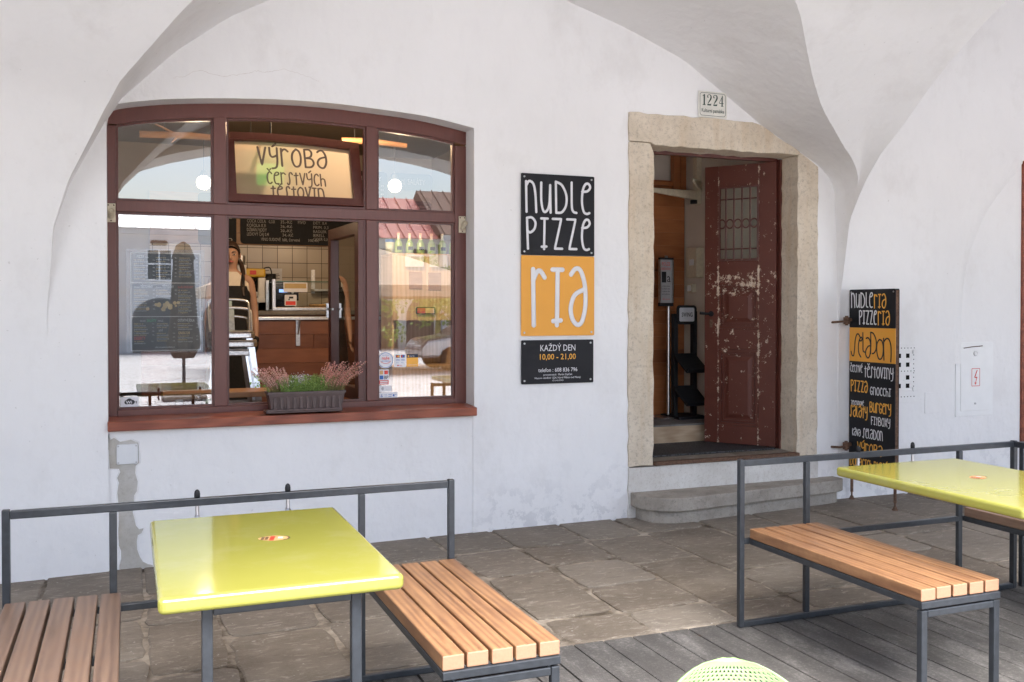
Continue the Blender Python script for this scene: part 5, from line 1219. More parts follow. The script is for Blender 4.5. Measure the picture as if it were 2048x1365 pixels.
# stacked metal stools
def stool(x, y, z, label):
    r = empty('metal_stool', (x, y, z), label, 'stool', 'stacked metal stools'); H_ = .76; a, b = .15, .21
    m = MB(); m.prism(rrect(x-a, x+a, y-a, y+a, .05), (0, 0, 0), (1, 0, 0), (0, 1, 0), (0, 0, 1), z+H_-.012, z+H_); m.prism(rrect(x-a-.004, x+a+.004, y-a-.004, y+a+.004, .05), (0, 0, 0), (1, 0, 0), (0, 1, 0), (0, 0, 1), z+H_-.05, z+H_-.0125); m.build('seat', M['chrome'], r, bevel=.006)
    for sx in (-1, 1):
        for sy in (-1, 1):
            m = MB(); t0 = Vector((x+sx*(a-.02), y+sy*(a-.02), z+H_-.05)); b0 = Vector((x+sx*b, y+sy*b, z+.001))
            w0, w1 = .04, .022
            m.add([t0+Vector((-sx*w0, 0, 0)), t0, t0+Vector((0, -sy*w0, 0)), b0+Vector((-sx*w1, 0, 0)), b0, b0+Vector((0, -sy*w1, 0))], [(0, 1, 4, 3), (1, 2, 5, 4)]); o_ = m.build('leg', M['chrome'], r, recalc=False)
            so = o_.modifiers.new('thickness', 'SOLIDIFY'); so.thickness = .004
    m = MB(); k = .30; q = b*(1-k)+(a-.02)*k
    for s_ in (-1, 1): m.bar((x-q, y+s_*q, z+H_*k), (x+q, y+s_*q, z+H_*k), .012, .03); m.bar((x+s_*q, y-q+.01, z+H_*k), (x+s_*q, y+q-.01, z+H_*k), .012, .03)
    m.build('brace', M['chrome'], r)
    m = MB(); hoop = [(x-.14, y+.13, z+H_+.001), (x-.145, y+.18, z+H_+.16), (x-.11, y+.20, z+H_+.22), (x+.11, y+.20, z+H_+.22), (x+.145, y+.18, z+H_+.16), (x+.14, y+.13, z+H_+.001)]
    m.tube(smooth_path(hoop, 5), .011, 8); m.bar((x, y+.14, z+H_), (x, y+.205, z+H_+.22), .05, .004); m.build('backrest', M['chrome'], r)
stool(.68, 7.2, FZ, 'bottom metal stool of the stack standing inside the open window'); stool(.70, 7.185, FZ+.062, 'second metal stool in the stack inside the window'); stool(.685, 7.2, FZ+.124, 'topmost metal stool of the stack inside the window')

# ================================================================== PEOPLE
def skin_body(name, parent, joints, bones, mat, sub=2):
    me = bpy.data.meshes.new(name); off = wloc(parent)
    names = list(joints); me.from_pydata([Vector(joints[n][0])-off for n in names], [(names.index(a), names.index(b)) for a, b in bones], [])
    o = bpy.data.objects.new(name, me); COL.objects.link(o); o.parent = parent
    sk = o.modifiers.new('skin', 'SKIN'); sk.use_smooth_shade = True
    for i, n in enumerate(names):
        r = joints[n][1]; r = r if isinstance(r, tuple) else (r, r); me.skin_vertices[0].data[i].radius = r; me.skin_vertices[0].data[i].use_root = (i == 0)
    sb = o.modifiers.new('smooth', 'SUBSURF'); sb.levels = sub; sb.render_levels = sub
    dg = bpy.context.evaluated_depsgraph_get(); ev = o.evaluated_get(dg); nm = bpy.data.meshes.new_from_object(ev)
    o.modifiers.clear(); o.data = nm; nm.materials.clear(); nm.materials.append(mat)
    for p_ in nm.polygons: p_.use_smooth = True
    return o
def hand_joints(J, Bn, w, d, side, s, n0):
    """palm, four unequal bent fingers and a thumb leaving the palm's side; d = down the hand, side = towards the thumb"""
    d = Vector(d).normalized(); side = Vector(side).normalized(); nrm = d.cross(side)
    J[n0+'palm'] = (w+d*.045, (.026, .016)); Bn.append((s, n0+'palm'))
    for i, (o_, ln) in enumerate(((.022, .070), (.007, .078), (-.008, .072), (-.022, .056))):
        k = w+d*.085+side*o_; a = k+d*ln*.5+nrm*.006; e = a+d*ln*.45+nrm*.016
        J[n0+'k%d' % i] = (k, .0095); J[n0+'m%d' % i] = (a, .0085); J[n0+'t%d' % i] = (e, .007); Bn.extend([(n0+'palm', n0+'k%d' % i), (n0+'k%d' % i, n0+'m%d' % i), (n0+'m%d' % i, n0+'t%d' % i)])
    a = w+d*.035+side*.032; J[n0+'th1'] = (a, .0115); J[n0+'th2'] = (a+d*.035+side*.012+nrm*.01, .009); Bn.extend([(n0+'palm', n0+'th1'), (n0+'th1', n0+'th2')])
def garment(name, mat, parent, rings, n=24):
    m = MB(); rows = []
    for (c, rx, ry) in rings: rows.append([(c[0]+rx*math.cos(2*PI*k/n), c[1]+ry*math.sin(2*PI*k/n)*(1 if math.sin(2*PI*k/n) < 0 else .95), c[2]) for k in range(n+1)])
    m.grid(rows); return m.build(name, mat, parent)
def face(parent, c, yawd, mat_hair, tail=None):
    """eyes, brows, mouth and hair set on the head around its centre c (face looks to -y, turned by yawd)"""
    R = Matrix.Translation(c) @ Matrix.Rotation(math.radians(yawd), 4, 'Z')
    for sx in (-1, 1):
        m = MB(); m.ball((0, 0, 0), .0105, 10); m.v = [tuple(R @ Vector((sx*.031+v[0], -.083+v[1]*.5, .004+v[2]*.7))) for v in m.v]; m.build('eye', M['eye_white'], parent)
        m = MB(); m.ball((0, 0, 0), .0065, 8); m.v = [tuple(R @ Vector((sx*.031+v[0], -.0885+v[1]*.4, .004+v[2]))) for v in m.v]; m.build('iris', M['black_matt'], parent)
        m = MB(); m.tube([R @ Vector((sx*.014, -.089, .024)), R @ Vector((sx*.030, -.089, .030)), R @ Vector((sx*.048, -.078, .026))], [.004, .005, .003], 6); m.build('eyebrow', mat_hair, parent)
        m = MB(); m.ball((0, 0, 0), .02, 10); m.v = [tuple(R @ Vector((sx*.076+v[0]*.35, .005+v[1]*.7, -.005+v[2]*1.4))) for v in m.v]; m.build('ear', M['skin'], parent)
    m = MB(); m.tube([R @ Vector(q) for q in ((-.024, -.080, -.058), (-.01, -.090, -.054), (.01, -.090, -.054), (.024, -.080, -.058))], [.004, .008, .008, .004], 8); m.build('mouth', M['lip'], parent)
    m = MB(); m.tube([R @ Vector(q) for q in ((0, -.084, .012), (0, -.098, -.015), (0, -.106, -.030), (0, -.092, -.036))], [.007, .0085, .0115, .008], 8); m.build('nose', M['skin'], parent)
    # hair: a cap open over the face
    m = MB(); rows = []
    for i in range(13):
        th_ = PI*.62*i/12; row = []
        for k in range(33):
            a = 2*PI*k/32; lim = th_
            fr = max(0, math.cos(a))            # a=0 at the face
            lim = min(th_, PI*(.62-.30*fr**.7))
            q_ = 1-.10*(i/12)**2*(1 if math.cos(a) > 0 else 0); x = .081*q_*math.sin(lim)*math.sin(a); y = -.099*q_*math.sin(lim)*math.cos(a)+.006; z = .020+.108*math.cos(lim)
            row.append(R @ Vector((x, y, z)))
        rows.append(row)
    m.grid(rows); m.build('hair', mat_hair, parent)
    if tail: m = MB(); m.tube(smooth_path(tail, 5), [.022]*3+[.02]*(5*(len(tail)-1)+1-6)+[.012]*3, 10); m.build('ponytail', mat_hair, parent)
M['eye_white'] = simple('eye_white', (.55, .52, .50), .3)
def person(x, y, z, label):
    r = empty('person', (x, y, z), label, 'person'); return r
px_, py_ = .815, 8.55; w1 = person(px_, py_, FZ, 'person in a black apron over a pale sleeveless top standing inside the open window')
J = {'pelvis': ((px_, py_, 1.20), (.145, .10)), 'waist': ((px_, py_, 1.38), (.115, .085)), 'chest': ((px_, py_, 1.58), (.135, .095)), 'upper': ((px_, py_+.005, 1.70), (.115, .075)), 'neck': ((px_, py_+.005, 1.775), .048), 'jaw': ((px_, py_-.015, 1.835), (.058, .062)), 'head': ((px_, py_, 1.90), (.074, .092)), 'crown': ((px_, py_+.01, 1.965), (.058, .07))}
Bn = [('pelvis', 'waist'), ('waist', 'chest'), ('chest', 'upper'), ('upper', 'neck'), ('neck', 'jaw'), ('jaw', 'head'), ('head', 'crown')]
for sx, n0 in ((1, 'r'), (-1, 'l')):
    J[n0+'sh'] = ((px_+sx*.155, py_+.005, 1.69), .046); J[n0+'el'] = ((px_+sx*.195, py_+.02, 1.42), .036); J[n0+'fa'] = ((px_+sx*.20, py_-.02, 1.31), .031); J[n0+'wr'] = ((px_+sx*.20, py_-.05, 1.205), .023)
    Bn += [('upper', n0+'sh'), (n0+'sh', n0+'el'), (n0+'el', n0+'fa'), (n0+'fa', n0+'wr')]; hand_joints(J, Bn, Vector((px_+sx*.20, py_-.05, 1.205)), (0, -.15, -1), (-sx*.5, -1, 0), n0+'wr', n0)
    J[n0+'hip'] = ((px_+sx*.085, py_, 1.12), .085); J[n0+'kn'] = ((px_+sx*.095, py_-.01, .84), .055); J[n0+'ca'] = ((px_+sx*.095, py_+.015, .68), .05); J[n0+'an'] = ((px_+sx*.095, py_+.02, .47), .034); J[n0+'toe'] = ((px_+sx*.10, py_-.14, .435), .034)
    Bn += [('pelvis', n0+'hip'), (n0+'hip', n0+'kn'), (n0+'kn', n0+'ca'), (n0+'ca', n0+'an'), (n0+'an', n0+'toe')]
skin_body('body', w1, {k: (Vector(v[0]), v[1]) for k, v in J.items()}, Bn, M['skin'])
face(w1, Vector((px_, py_, 1.895)), -8, M['hair'], [(px_+.02, py_+.09, 1.93), (px_+.085, py_+.08, 1.84), (px_+.10, py_+.0, 1.75), (px_+.085, py_-.085, 1.66), (px_+.09, py_-.12, 1.55)])
garment('pale_top', M['cloth_light'], w1, [((px_, py_, 1.20), .165, .125), ((px_, py_, 1.38), .140, .112), ((px_, py_-.005, 1.55), .158, .126), ((px_, py_, 1.66), .150, .105), ((px_, py_, 1.725), .105, .082), ((px_, py_, 1.755), .066, .064)])
garment('black_apron', M['cloth_black'], w1, [((px_, py_, .60), .22, .17), ((px_, py_, .9), .205, .16), ((px_, py_, 1.20), .175, .138), ((px_, py_, 1.38), .150, .123), ((px_, py_-.006, 1.55), .163, .136), ((px_, py_-.006, 1.635), .140, .122)])
m = MB(); [m.tube(smooth_path([(px_+s_*.085, py_-.112, 1.62), (px_+s_*.09, py_-.075, 1.70), (px_+s_*.08, py_+.0, 1.745)], 4), .012, 6) for s_ in (-1, 1)]; m.build('apron_strap', M['cloth_black'], w1)
# glove on the hanging hand
J2 = {}; B2 = []; J2['w'] = (Vector((px_+.20, py_-.05, 1.212)), .030); hand_joints(J2, B2, Vector((px_+.20, py_-.05, 1.205)), (0, -.15, -1), (-.5, -1, 0), 'w', 'g')
J2 = {k: (v[0], tuple(q+.0035 for q in v[1]) if isinstance(v[1], tuple) else v[1]+.003) for k, v in J2.items()}; skin_body('glove', w1, J2, B2, M['cloth_black'])
# colleague bending behind the counter
qx, qy = 1.24, 9.92; w2 = person(qx, qy, FZ, 'person in black bending over behind the counter, back of the head turned away')
J = {'pelvis': ((qx+.10, qy+.02, 1.28), (.15, .11)), 'waist': ((qx+.08, qy, 1.46), (.13, .10)), 'chest': ((qx+.02, qy-.02, 1.62), (.15, .11)), 'upper': ((qx-.06, qy-.04, 1.70), (.12, .08)), 'neck': ((qx-.11, qy-.05, 1.73), .052), 'head': ((qx-.19, qy-.06, 1.74), (.08, .085)), 'crown': ((qx-.24, qy-.06, 1.73), (.06, .07))}
Bn = [('pelvis', 'waist'), ('waist', 'chest'), ('chest', 'upper'), ('upper', 'neck'), ('neck', 'head'), ('head', 'crown')]
for s_, n0 in ((1, 'r'), (-1, 'l')):
    yy = qy-.04+s_*.15; J[n0+'sh'] = ((qx-.02, yy, 1.68), .055); J[n0+'el'] = ((qx-.06, yy, 1.52), .045); J[n0+'wr'] = ((qx-.16, yy-.02, 1.46), .028); Bn += [('upper', n0+'sh'), (n0+'sh', n0+'el'), (n0+'el', n0+'wr')]
    hand_joints(J, Bn, Vector((qx-.16, yy-.02, 1.46)), (-1, 0, -.2), (0, -s_, .2), n0+'wr', n0)
    J[n0+'hip'] = ((qx+.10, qy+.02+s_*.09, 1.18), .09); J[n0+'kn'] = ((qx+.10, qy+.01+s_*.09, .85), .06); J[n0+'an'] = ((qx+.10, qy+.03+s_*.09, .47), .036); J[n0+'toe'] = ((qx-.04, qy+.02+s_*.09, .435), .036); Bn += [('pelvis', n0+'hip'), (n0+'hip', n0+'kn'), (n0+'kn', n0+'an'), (n0+'an', n0+'toe')]
skin_body('body', w2, {k: (Vector(v[0]), v[1]) for k, v in J.items()}, Bn, M['skin'])
Jc = {k: (Vector(v[0]), tuple(q+.016 for q in v[1]) if isinstance(v[1], tuple) else v[1]+.013) for k, v in J.items() if k in ('pelvis', 'waist', 'chest', 'upper', 'rsh', 'lsh', 'rel', 'lel', 'rhip', 'lhip', 'rkn', 'lkn', 'ran', 'lan')}
skin_body('black_clothes', w2, Jc, [b for b in Bn if b[0] in Jc and b[1] in Jc], M['cloth_black'])
m = MB(); m.ball((qx-.19, qy-.03, 1.765), .098, 16); m.build('hair', M['hair'], w2)

# ================================================================== ON THE PANES
M['menu_grey'] = simple('menu_panel', (.055, .055, .055), .4); 
def sleeve():
    t = NT('clear_sleeve'); tr = t.n('BsdfTransparent'); mx = t.n('MixShader', **{'0': .22, '1': tr.outputs[0], '2': t.b.outputs[0]}); t.fin((.6, .62, .65), .2)
    t.t.links.new(mx.outputs[0], t.out.inputs[0]); return t.m
M['film'] = sleeve(); M['menu_white'] = simple('menu_print', (.62, .62, .62), .6); M['menu_red'] = simple('menu_red', (.60, .10, .08), .6); M['menu_green'] = simple('menu_green', (.08, .45, .2), .6); M['menu_tan'] = simple('menu_tan', (.75, .55, .28), .6)
PY = 6.066
mp = empty('menu_poster', (.21, PY, 1.18), 'printed black menu poster in a sleeve stuck behind the window pane', 'poster')
x0, x1, z0, z1 = -.012, .425, 1.185, 1.795
m = MB(); m.box(x0, x1, PY+.0015, PY+.003, z0, z1); m.build('sleeve', M['film'], mp)
pn_ = [(1.60, 1.768), (1.402, 1.592), (1.203, 1.394)]; a0, a1 = .018, .395
m = MB(); [m.prism(rrect(a0, a1, a, b, .016), (0, 0, 0), UX, UZ, (0, 1, 0), PY+.0004, PY+.0013) for a, b in pn_]; m.build('panel', M['menu_grey'], mp)
m = MB()
for a, b in ((1.5945, 1.5985), (1.3955, 1.3995), (1.1955, 1.1995), (1.771, 1.775)): m.box(.012, .401, PY+.0006, PY+.0012, a, b)
m.box(.011, .0155, PY+.0006, PY+.0012, 1.1996, 1.7709); m.box(.3975, .402, PY+.0006, PY+.0012, 1.1996, 1.7709); build_each(m, 'white_border', M['menu_white'], mp)
l = MB(); lr = MB(); lg = MB(); lt_ = MB(); y = PY+.0002
r_ = random.Random(4)
def mline(mb, x, z, w_, h=.0085): 
    s_ = ''.join(r_.choice('aeioukrstvlnpmz ') for _ in range(int(w_/.0052))).strip() or 'a'; txt(mb, s_, (x, y, z), UX, UZ, w_, h)
def column(x, zt, zb, w_, heads=None, dz=.0135):
    z = zt; k = 0
    while z > zb:
        mb = lt_ if k % 2 == 0 else l
        mline(mb, x, z, w_*(.5+.25*r_.random()) if k % 2 == 0 else w_*(.75+.2*r_.random())*.9)
        if k % 2 == 0: txt(l, str(r_.randint(85, 159))+',-', (x+w_+.004, y, z), UX, UZ, .014, .007)
        z -= dz*.82; k += 1
txt(l, 'PIZZA', (.047, y, 1.742), UX, UZ, .04, .016, bold=.01); txt(l, '32cm', (.09, y, 1.742), UX, UZ, .022, .009)
column(.03, 1.727, 1.612, .10); column(.152, 1.742, 1.612, .10); column(.280, 1.742, 1.625, .092)
txt(l, 'domácí', (.032, y, 1.566), UX, UZ, .03, .01); txt(l, 'TĚSTOVINY', (.066, y, 1.566), UX, UZ, .068, .016, bold=.01); txt(l, 'Plněné', (.152, y, 1.566), UX, UZ, .03, .010); txt(l, 'TĚSTOVINY', (.186, y, 1.566), UX, UZ, .065, .016, bold=.01); txt(lr, 'hovězí BURGERY', (.275, y, 1.566), UX, UZ, .085, .014, bold=.01)
column(.03, 1.55, 1.425, .10); column(.152, 1.55, 1.51, .10); column(.275, 1.55, 1.415, .095)
txt(l, 'VELKÉ', (.062, y, 1.367), UX, UZ, .03, .010); txt(lg, 'SALÁTY', (.10, y, 1.367), UX, UZ, .052, .015, bold=.012); txt(l, 'MALÉ', (.162, y, 1.367), UX, UZ, .028, .01); txt(l, 'OSTATNÍ JÍDLA', (.272, y, 1.367), UX, UZ, .095, .016, bold=.01); txt(lt_, 'GNOCCHI', (.275, y, 1.292), UX, UZ, .064, .016, bold=.012); txt(lr, 'DESERTY', (.03, y, 1.262), UX, UZ, .062, .018, bold=.015); txt(l, 'atd', (.165, y, 1.31), UX, UZ, .022, .016)
column(.03, 1.352, 1.285, .095); column(.155, 1.352, 1.325, .09); column(.272, 1.352, 1.315, .10); column(.272, 1.278, 1.24, .1); column(.155, 1.295, 1.24, .085); column(.03, 1.248, 1.235, .09)
txt(l, 'více na www.nudleria.cz', (.2, y, 1.212), UX, UZ, .11, .011, 'c', bold=.01)
l.build('white_print', M['menu_white'], mp); lr.build('red_print', M['menu_red'], mp); lg.build('green_print', M['menu_green'], mp); lt_.build('tan_print', M['menu_tan'], mp)
m = MB()
for k in range(26):
    cx, cz = r_.gauss(.205, .034), r_.gauss(1.462, .012); rr = r_.uniform(.006, .013); m.add([(cx+rr*math.cos(t), y-.0004-.00002*k, cz+rr*math.sin(t)) for t in [2*PI*i/9 for i in range(9)]], [tuple(range(9))])
m.build('food_picture', M['menu_tan'], mp)
# stickers
SY = 6.0605
def sticker(name, x0, x1, z0, z1, label, round_=False, base='letter'):
    r = empty('sticker', ((x0+x1)/2, SY, z0), label, 'sticker', 'stickers on the shop window'); m = MB(); cx, cz, q = (x0+x1)/2, (z0+z1)/2, (x1-x0)/2
    pts = [(cx+q*math.cos(t), cz+q*math.sin(t)) for t in [2*PI*i/36 for i in range(36)]] if round_ else rrect(x0, x1, z0, z1, .003)
    m.prism(pts, (0, 0, 0), UX, UZ, (0, 1, 0), SY-.001, SY); m.build('sheet', M[base], r); return r
yy = SY-.0012
def put(r, name, mat, f): m = MB(); f(m); m.build(name, M[mat], r)
def disc(m, cx, cz, r, d=0, n=20): m.add([(cx+r*math.cos(t), yy-d, cz+r*math.sin(t)) for t in [2*PI*i/n for i in range(n)]], [tuple(range(n))])
def rect(m, a, b, c, d_, d=0): m.add([(a, yy-d, c), (b, yy-d, c), (b, yy-d, d_), (a, yy-d, d_)], [(0, 1, 2, 3)])
r = sticker('s', -.046, .052, .868, .928, 'white wifi sticker low on the pane under the menu poster')
put(r, 'black_print', 'letter_black', lambda m: (disc(m, -.012, .898, .013), disc(m, .002, .903, .017, .0001), disc(m, .017, .898, .014, .0002), txt(m, 'FI', (.024, yy, .890), UX, UZ, .018, .014, bold=.02)))
put(r, 'white_print', 'letter', lambda m: txt(m, 'Wi', (-.018, yy-.0003, .890), UX, UZ, .034, .016, bold=.02))
r = sticker('s', 1.482, 1.586, 1.06, 1.165, 'round white sticker with a blue ring and red smile', True)
cx, cz = 1.534, 1.1125
put(r, 'blue_ring', 'blue_ink', lambda m: [m.add([(cx+a*math.cos(t), yy, cz+a*math.sin(t)) for a, t in ((.049, t0), (.049, t0+.18), (.046, t0+.18), (.046, t0))], [(0, 1, 2, 3)]) for t0 in np.arange(0, 2*PI, .1745)])
put(r, 'red_print', 'red_ink', lambda m: (txt(m, 'naše', (cx, yy, 1.117), UX, UZ, .05, .020, 'c', bold=.02), m.grid([[(cx+.036*math.sin(a)*q, yy, 1.117-.026*math.cos(a)*q) for a in np.linspace(-1.15, 1.15, 11)] for q in (.93, 1.04)], False)))
put(r, 'blue_print', 'blue_ink', lambda m: (txt(m, 'prodejna', (cx, yy, 1.104), UX, UZ, .05, .009, 'c', bold=.01), txt(m, 'VÁŠ OBCHOD', (cx, yy, 1.142), UX, UZ, .044, .006, 'c')))
r = sticker('s', 1.590, 1.668, 1.066, 1.150, 'white card sticker with paired card circles beside the round sticker')
put(r, 'black_print', 'letter_black', lambda m: (rect(m, 1.601, 1.627, 1.127, 1.145), rect(m, 1.634, 1.660, 1.127, 1.145)))
put(r, 'red_print', 'red_ink', lambda m: (disc(m, 1.610, 1.136, .007, .0003), disc(m, 1.643, 1.136, .007, .0003), disc(m, 1.615, 1.077, .005, .0001), txt(m, 'platba', (1.623, yy, 1.075), UX, UZ, .02, .006)))
put(r, 'orange_print', 'letter_orange', lambda m: disc(m, 1.618, 1.136, .007, .0006))
put(r, 'blue_print', 'blue_ink', lambda m: (disc(m, 1.651, 1.136, .007, .0006), txt(m, 'VISA', (1.602, yy, 1.108), UX, UZ, .025, .010, bold=.01), txt(m, 'VISA', (1.635, yy, 1.108), UX, UZ, .025, .010, bold=.01), txt(m, 'Pay', (1.605, yy, 1.092), UX, UZ, .014, .006), txt(m, 'Pay', (1.638, yy, 1.092), UX, UZ, .014, .006)))
r = sticker('s', 1.673, 1.750, 1.068, 1.150, 'orange card sticker with a navy top band, third in the row after the round sticker', base='letter_orange')
M['navy'] = simple('navy_ink', (.015, .025, .05), .5)
put(r, 'navy_band', 'navy', lambda m: rect(m, 1.6735, 1.7495, 1.1265, 1.1495)); put(r, 'white_print', 'letter', lambda m: (txt(m, 'karta', (1.695, yy-.0004, 1.133), UX, UZ, .03, .008), txt(m, 'platba kartou', (1.682, yy-.0004, 1.077), UX, UZ, .06, .006))); put(r, 'orange_print', 'letter_orange', lambda m: rect(m, 1.680, 1.690, 1.131, 1.141, .0004))
r = sticker('s', 1.489, 1.554, .956, 1.053, 'white sticker with four coloured petals lettered BP over a red strip')
put(r, 'yellow_petal', 'st_tan', lambda m: rect(m, 1.494, 1.517, 1.022, 1.047)); put(r, 'red_petal', 'red_ink', lambda m: rect(m, 1.525, 1.549, 1.022, 1.047)); put(r, 'red_strip', 'red_ink', lambda m: rect(m, 1.490, 1.553, .957, .984)); put(r, 'blue_petal', 'blue_ink', lambda m: rect(m, 1.494, 1.519, .990, 1.015)); put(r, 'black_print', 'letter_black', lambda m: txt(m, 'BP', (1.524, yy, .990), UX, UZ, .027, .024, bold=.015)); put(r, 'white_print', 'letter', lambda m: (rect(m, 1.496, 1.547, .972, .979, .0003), rect(m, 1.496, 1.547, .962, .968, .0003)))
r = sticker('s', 1.489, 1.573, .910, .949, 'small white contactless payment sticker with black arcs'); put(r, 'black_print', 'letter_black', lambda m: [m.grid([[(1.500+q*math.cos(a)+k*.0, yy, .9295+q*math.sin(a)) for a in np.linspace(-.7, .7, 7)] for q in (.006+k*.0055, .0085+k*.0055)], False) for k in range(3)]); put(r, 'grey_print', 'screw', lambda m: txt(m, 'bezkontaktně', (1.535, yy, .922), UX, UZ, .032, .006))
r = sticker('s', 1.487, 1.612, .866, .906, 'lowest wide white sticker with pale blue marks'); put(r, 'blue_print', 'blue_ink', lambda m: (rect(m, 1.500, 1.515, .876, .881), disc(m, 1.5075, .889, .004), txt(m, 'stravenky', (1.523, yy, .888), UX, UZ, .02, .006), txt(m, 'ticket', (1.525, yy, .879), UX, UZ, .016, .006), rect(m, 1.551, 1.573, .890, .893), rect(m, 1.551, 1.573, .878, .881), rect(m, 1.581, 1.592, .879, .892), rect(m, 1.596, 1.605, .889, .892)))
hb_ = empty('cabinet_label', (2.0, 7.97, 1.42), 'small framed colour label on the cabinet front', 'label'); m = MB(); m.prism(rrect(2.29, 2.46, 1.395, 1.455, .012), (0, 0, 0), UX, UZ, (0, 1, 0), 7.985, 7.999); m.build('frame', M['black'], hb_); m = MB(); m.box(2.30, 2.37, 7.982, 7.984, 1.402, 1.448); m.build('red_print', M['menu_red'], hb_); m = MB(); m.box(2.372, 2.45, 7.982, 7.984, 1.402, 1.448); m.build('tan_print', M['menu_tan'], hb_)

# ================================================================== ENTRANCE HALL
hl = MB(); hl.quad((3.385, 6.071, .36), (4.6, 6.071, .36), (4.6, 7.3, .36), (3.385, 7.3, .36)); hl.build('hall_floor', M['in_floor'], bld)
hl = MB(); hl.quad((3.38, 6.05, 2.95), (3.38, 7.3, 2.95), (4.7, 7.3, 2.95), (4.7, 6.05, 2.95)); hl.quad((3.384, 6.06, .3), (3.384, 7.3, .3), (3.384, 7.3, 2.95), (3.384, 6.06, 2.95)); hl.quad((4.603, 6.072, .3), (4.5, 7.3, .3), (4.5, 7.3, 2.95), (4.603, 6.072, 2.95)); hl.quad((3.384, 7.3, .3), (4.5, 7.3, .3), (4.5, 7.3, 2.95), (3.384, 7.3, 2.95)); hl.quad((3.38, 6.045, 2.58), (4.7, 6.045, 2.58), (4.7, 6.045, 2.95), (3.38, 6.045, 2.95))
hl.build('hall_wall', simple('hall_plaster', (.62, .55, .47), .9, 0, .2, .05, 3, .1), bld)
hl = MB()
for k in range(18):
    z = .53+k*.112
    if z < 2.46: hl.box(3.40, 4.49, 7.245, 7.262, z, z+.1115)
hl.build('hall_panelling', M['plank_orange'], bld, bevel=.001, seg=1)
hl = MB(); hl.box(4.36, 4.42, 7.20, 7.262, 2.44, 2.94); hl.box(4.44, 4.49, 7.22, 7.262, 2.44, 2.94); hl.box(3.40, 4.358, 7.22, 7.262, 2.50, 2.53); hl.build('hall_window_frame', M['plank_orange'], bld)
hl = MB(); hl.box(3.40, 4.6, 6.60, 7.28, .361, .515); hl.build('hall_step', wood('rough_step_wood', (.30, .20, .12), (.50, .38, .26), 'x', .7), bld, bevel=.004)
hl = MB(); hl.box(3.39, 4.6, 6.592, 7.27, .5155, .528); hl.build('step_tread', M['granite'], bld, bevel=.002)
mt = empty('door_mat', (3.95, 6.33, .36), 'black rubber honeycomb mat inside the doorway', 'mat'); t = NT('rubber_mat'); p_ = t.coord(False); v = t.n('TexVoronoi', _feature='DISTANCE_TO_EDGE', Vector=t.mapped(p_, (1, 1.4, .01)), Scale=42); t.fin(t.mix(t.ramp(v.outputs[0], [(.05, 1.0), (.14, 0.0)]), (.008, .008, .008), (.07, .07, .075)), .6, t.bump(v.outputs[0], -.5, .01)); m = MB(); m.box(3.395, 4.55, 6.045, 6.585, .3765, .388); m.build('mat_sheet', t.m, mt, bevel=.003)
sn = empty('sign_stand', (4.20, 7.05, .528), 'slim steel notice stand with a framed sheet by the wooden hall wall', 'sign stand')
m = MB(); m.tube([(4.215, 7.05, .535), (4.215, 7.05, 1.47)], .013, 12); m.build('pole', M['chrome'], sn)
m = MB(); m.prism(rrect(4.10, 4.37, 6.93, 7.17, .02), (0, 0, 0), (1, 0, 0), (0, 1, 0), (0, 0, 1), .529, .537); m.build('base', M['chrome'], sn, bevel=.002)
m = MB(); A_ = Matrix.Translation((4.175, 7.03, 0)) @ Matrix.Rotation(.25, 4, 'Z')
def sbox(mb, a, b, c, d_, z0, z1): s = len(mb.v); mb.box(a, b, c, d_, z0, z1); mb.xf(A_, s)
sbox(m, -.082, .082, -.012, .004, 1.462, 1.49); sbox(m, -.082, .082, -.012, .004, 1.852, 1.868); build_each(m, 'frame_cap', M['black_matt'], sn)
m = MB(); sbox(m, -.082, -.068, -.014, .004, 1.4905, 1.8515); sbox(m, .068, .082, -.014, .004, 1.4905, 1.8515); sbox(m, -.01, .02, -.006, .004, 1.869, 1.884); m.build('frame', M['chrome'], sn)
m = MB(); sbox(m, -.067, .067, -.004, .003, 1.4905, 1.8515); m.build('sheet', simple('notice_paper', (.36, .35, .36), .3), sn)
A3 = A_.to_3x3(); SU = A3 @ Vector((1, 0, 0))
def so_(x, z): return A_ @ Vector((x, -.0045, z))
l = MB(); txt(l, 'POUZE', so_(0, 1.80), SU, UZ, .095, .03, 'c', bold=.01); txt(l, 'OBJEDNÁVKY', so_(0, 1.765), SU, UZ, .115, .02, 'c', bold=.01); txt(l, 'děkujeme', so_(0, 1.515), SU, UZ, .09, .015, 'c'); l.build('red_print', M['menu_red'], sn)
l = MB(); [txt(l, s_, so_(0, 1.625-k*.022), SU, UZ, .09, .012, 'c') for k, s_ in enumerate(('prosíme vyčkejte', 'na obsluhu zde', 'u výdejního okna', 'platba kartou'))]; l.add([so_(a, b) for a, b in ((-.05, 1.66), (.002, 1.66), (.002, 1.75), (-.05, 1.75))], [(0, 1, 2, 3)]); txt(l, 'a', so_(.012, 1.665), SU, UZ, .04, .075); l.build('grey_print', M['black_matt'], sn)
rk = empty('slanted_rack', (4.38, 6.98, .528), 'black wooden leaflet rack with slanted shelves leaning in the hall corner', 'rack')
m = MB(); m.bar((4.245, 7.0, .53), (4.245, 7.0, 1.40), .035, .05); m.bar((4.43, 7.0, .53), (4.43, 7.0, 1.42), .035, .05); m.bar((4.262, 7.0, .72), (4.413, 7.0, .72), .03, .04); m.box(4.20, 4.47, 6.85, 7.15, .5285, .55); m.build('frame', M['black_matt'], rk)
m = MB(); m.prism(rrect(4.245, 4.43, 1.31, 1.47, .03), (0, 0, 0), UX, UZ, (0, 1, 0), 6.955, 6.973); m.build('head_board', M['black_matt'], rk)
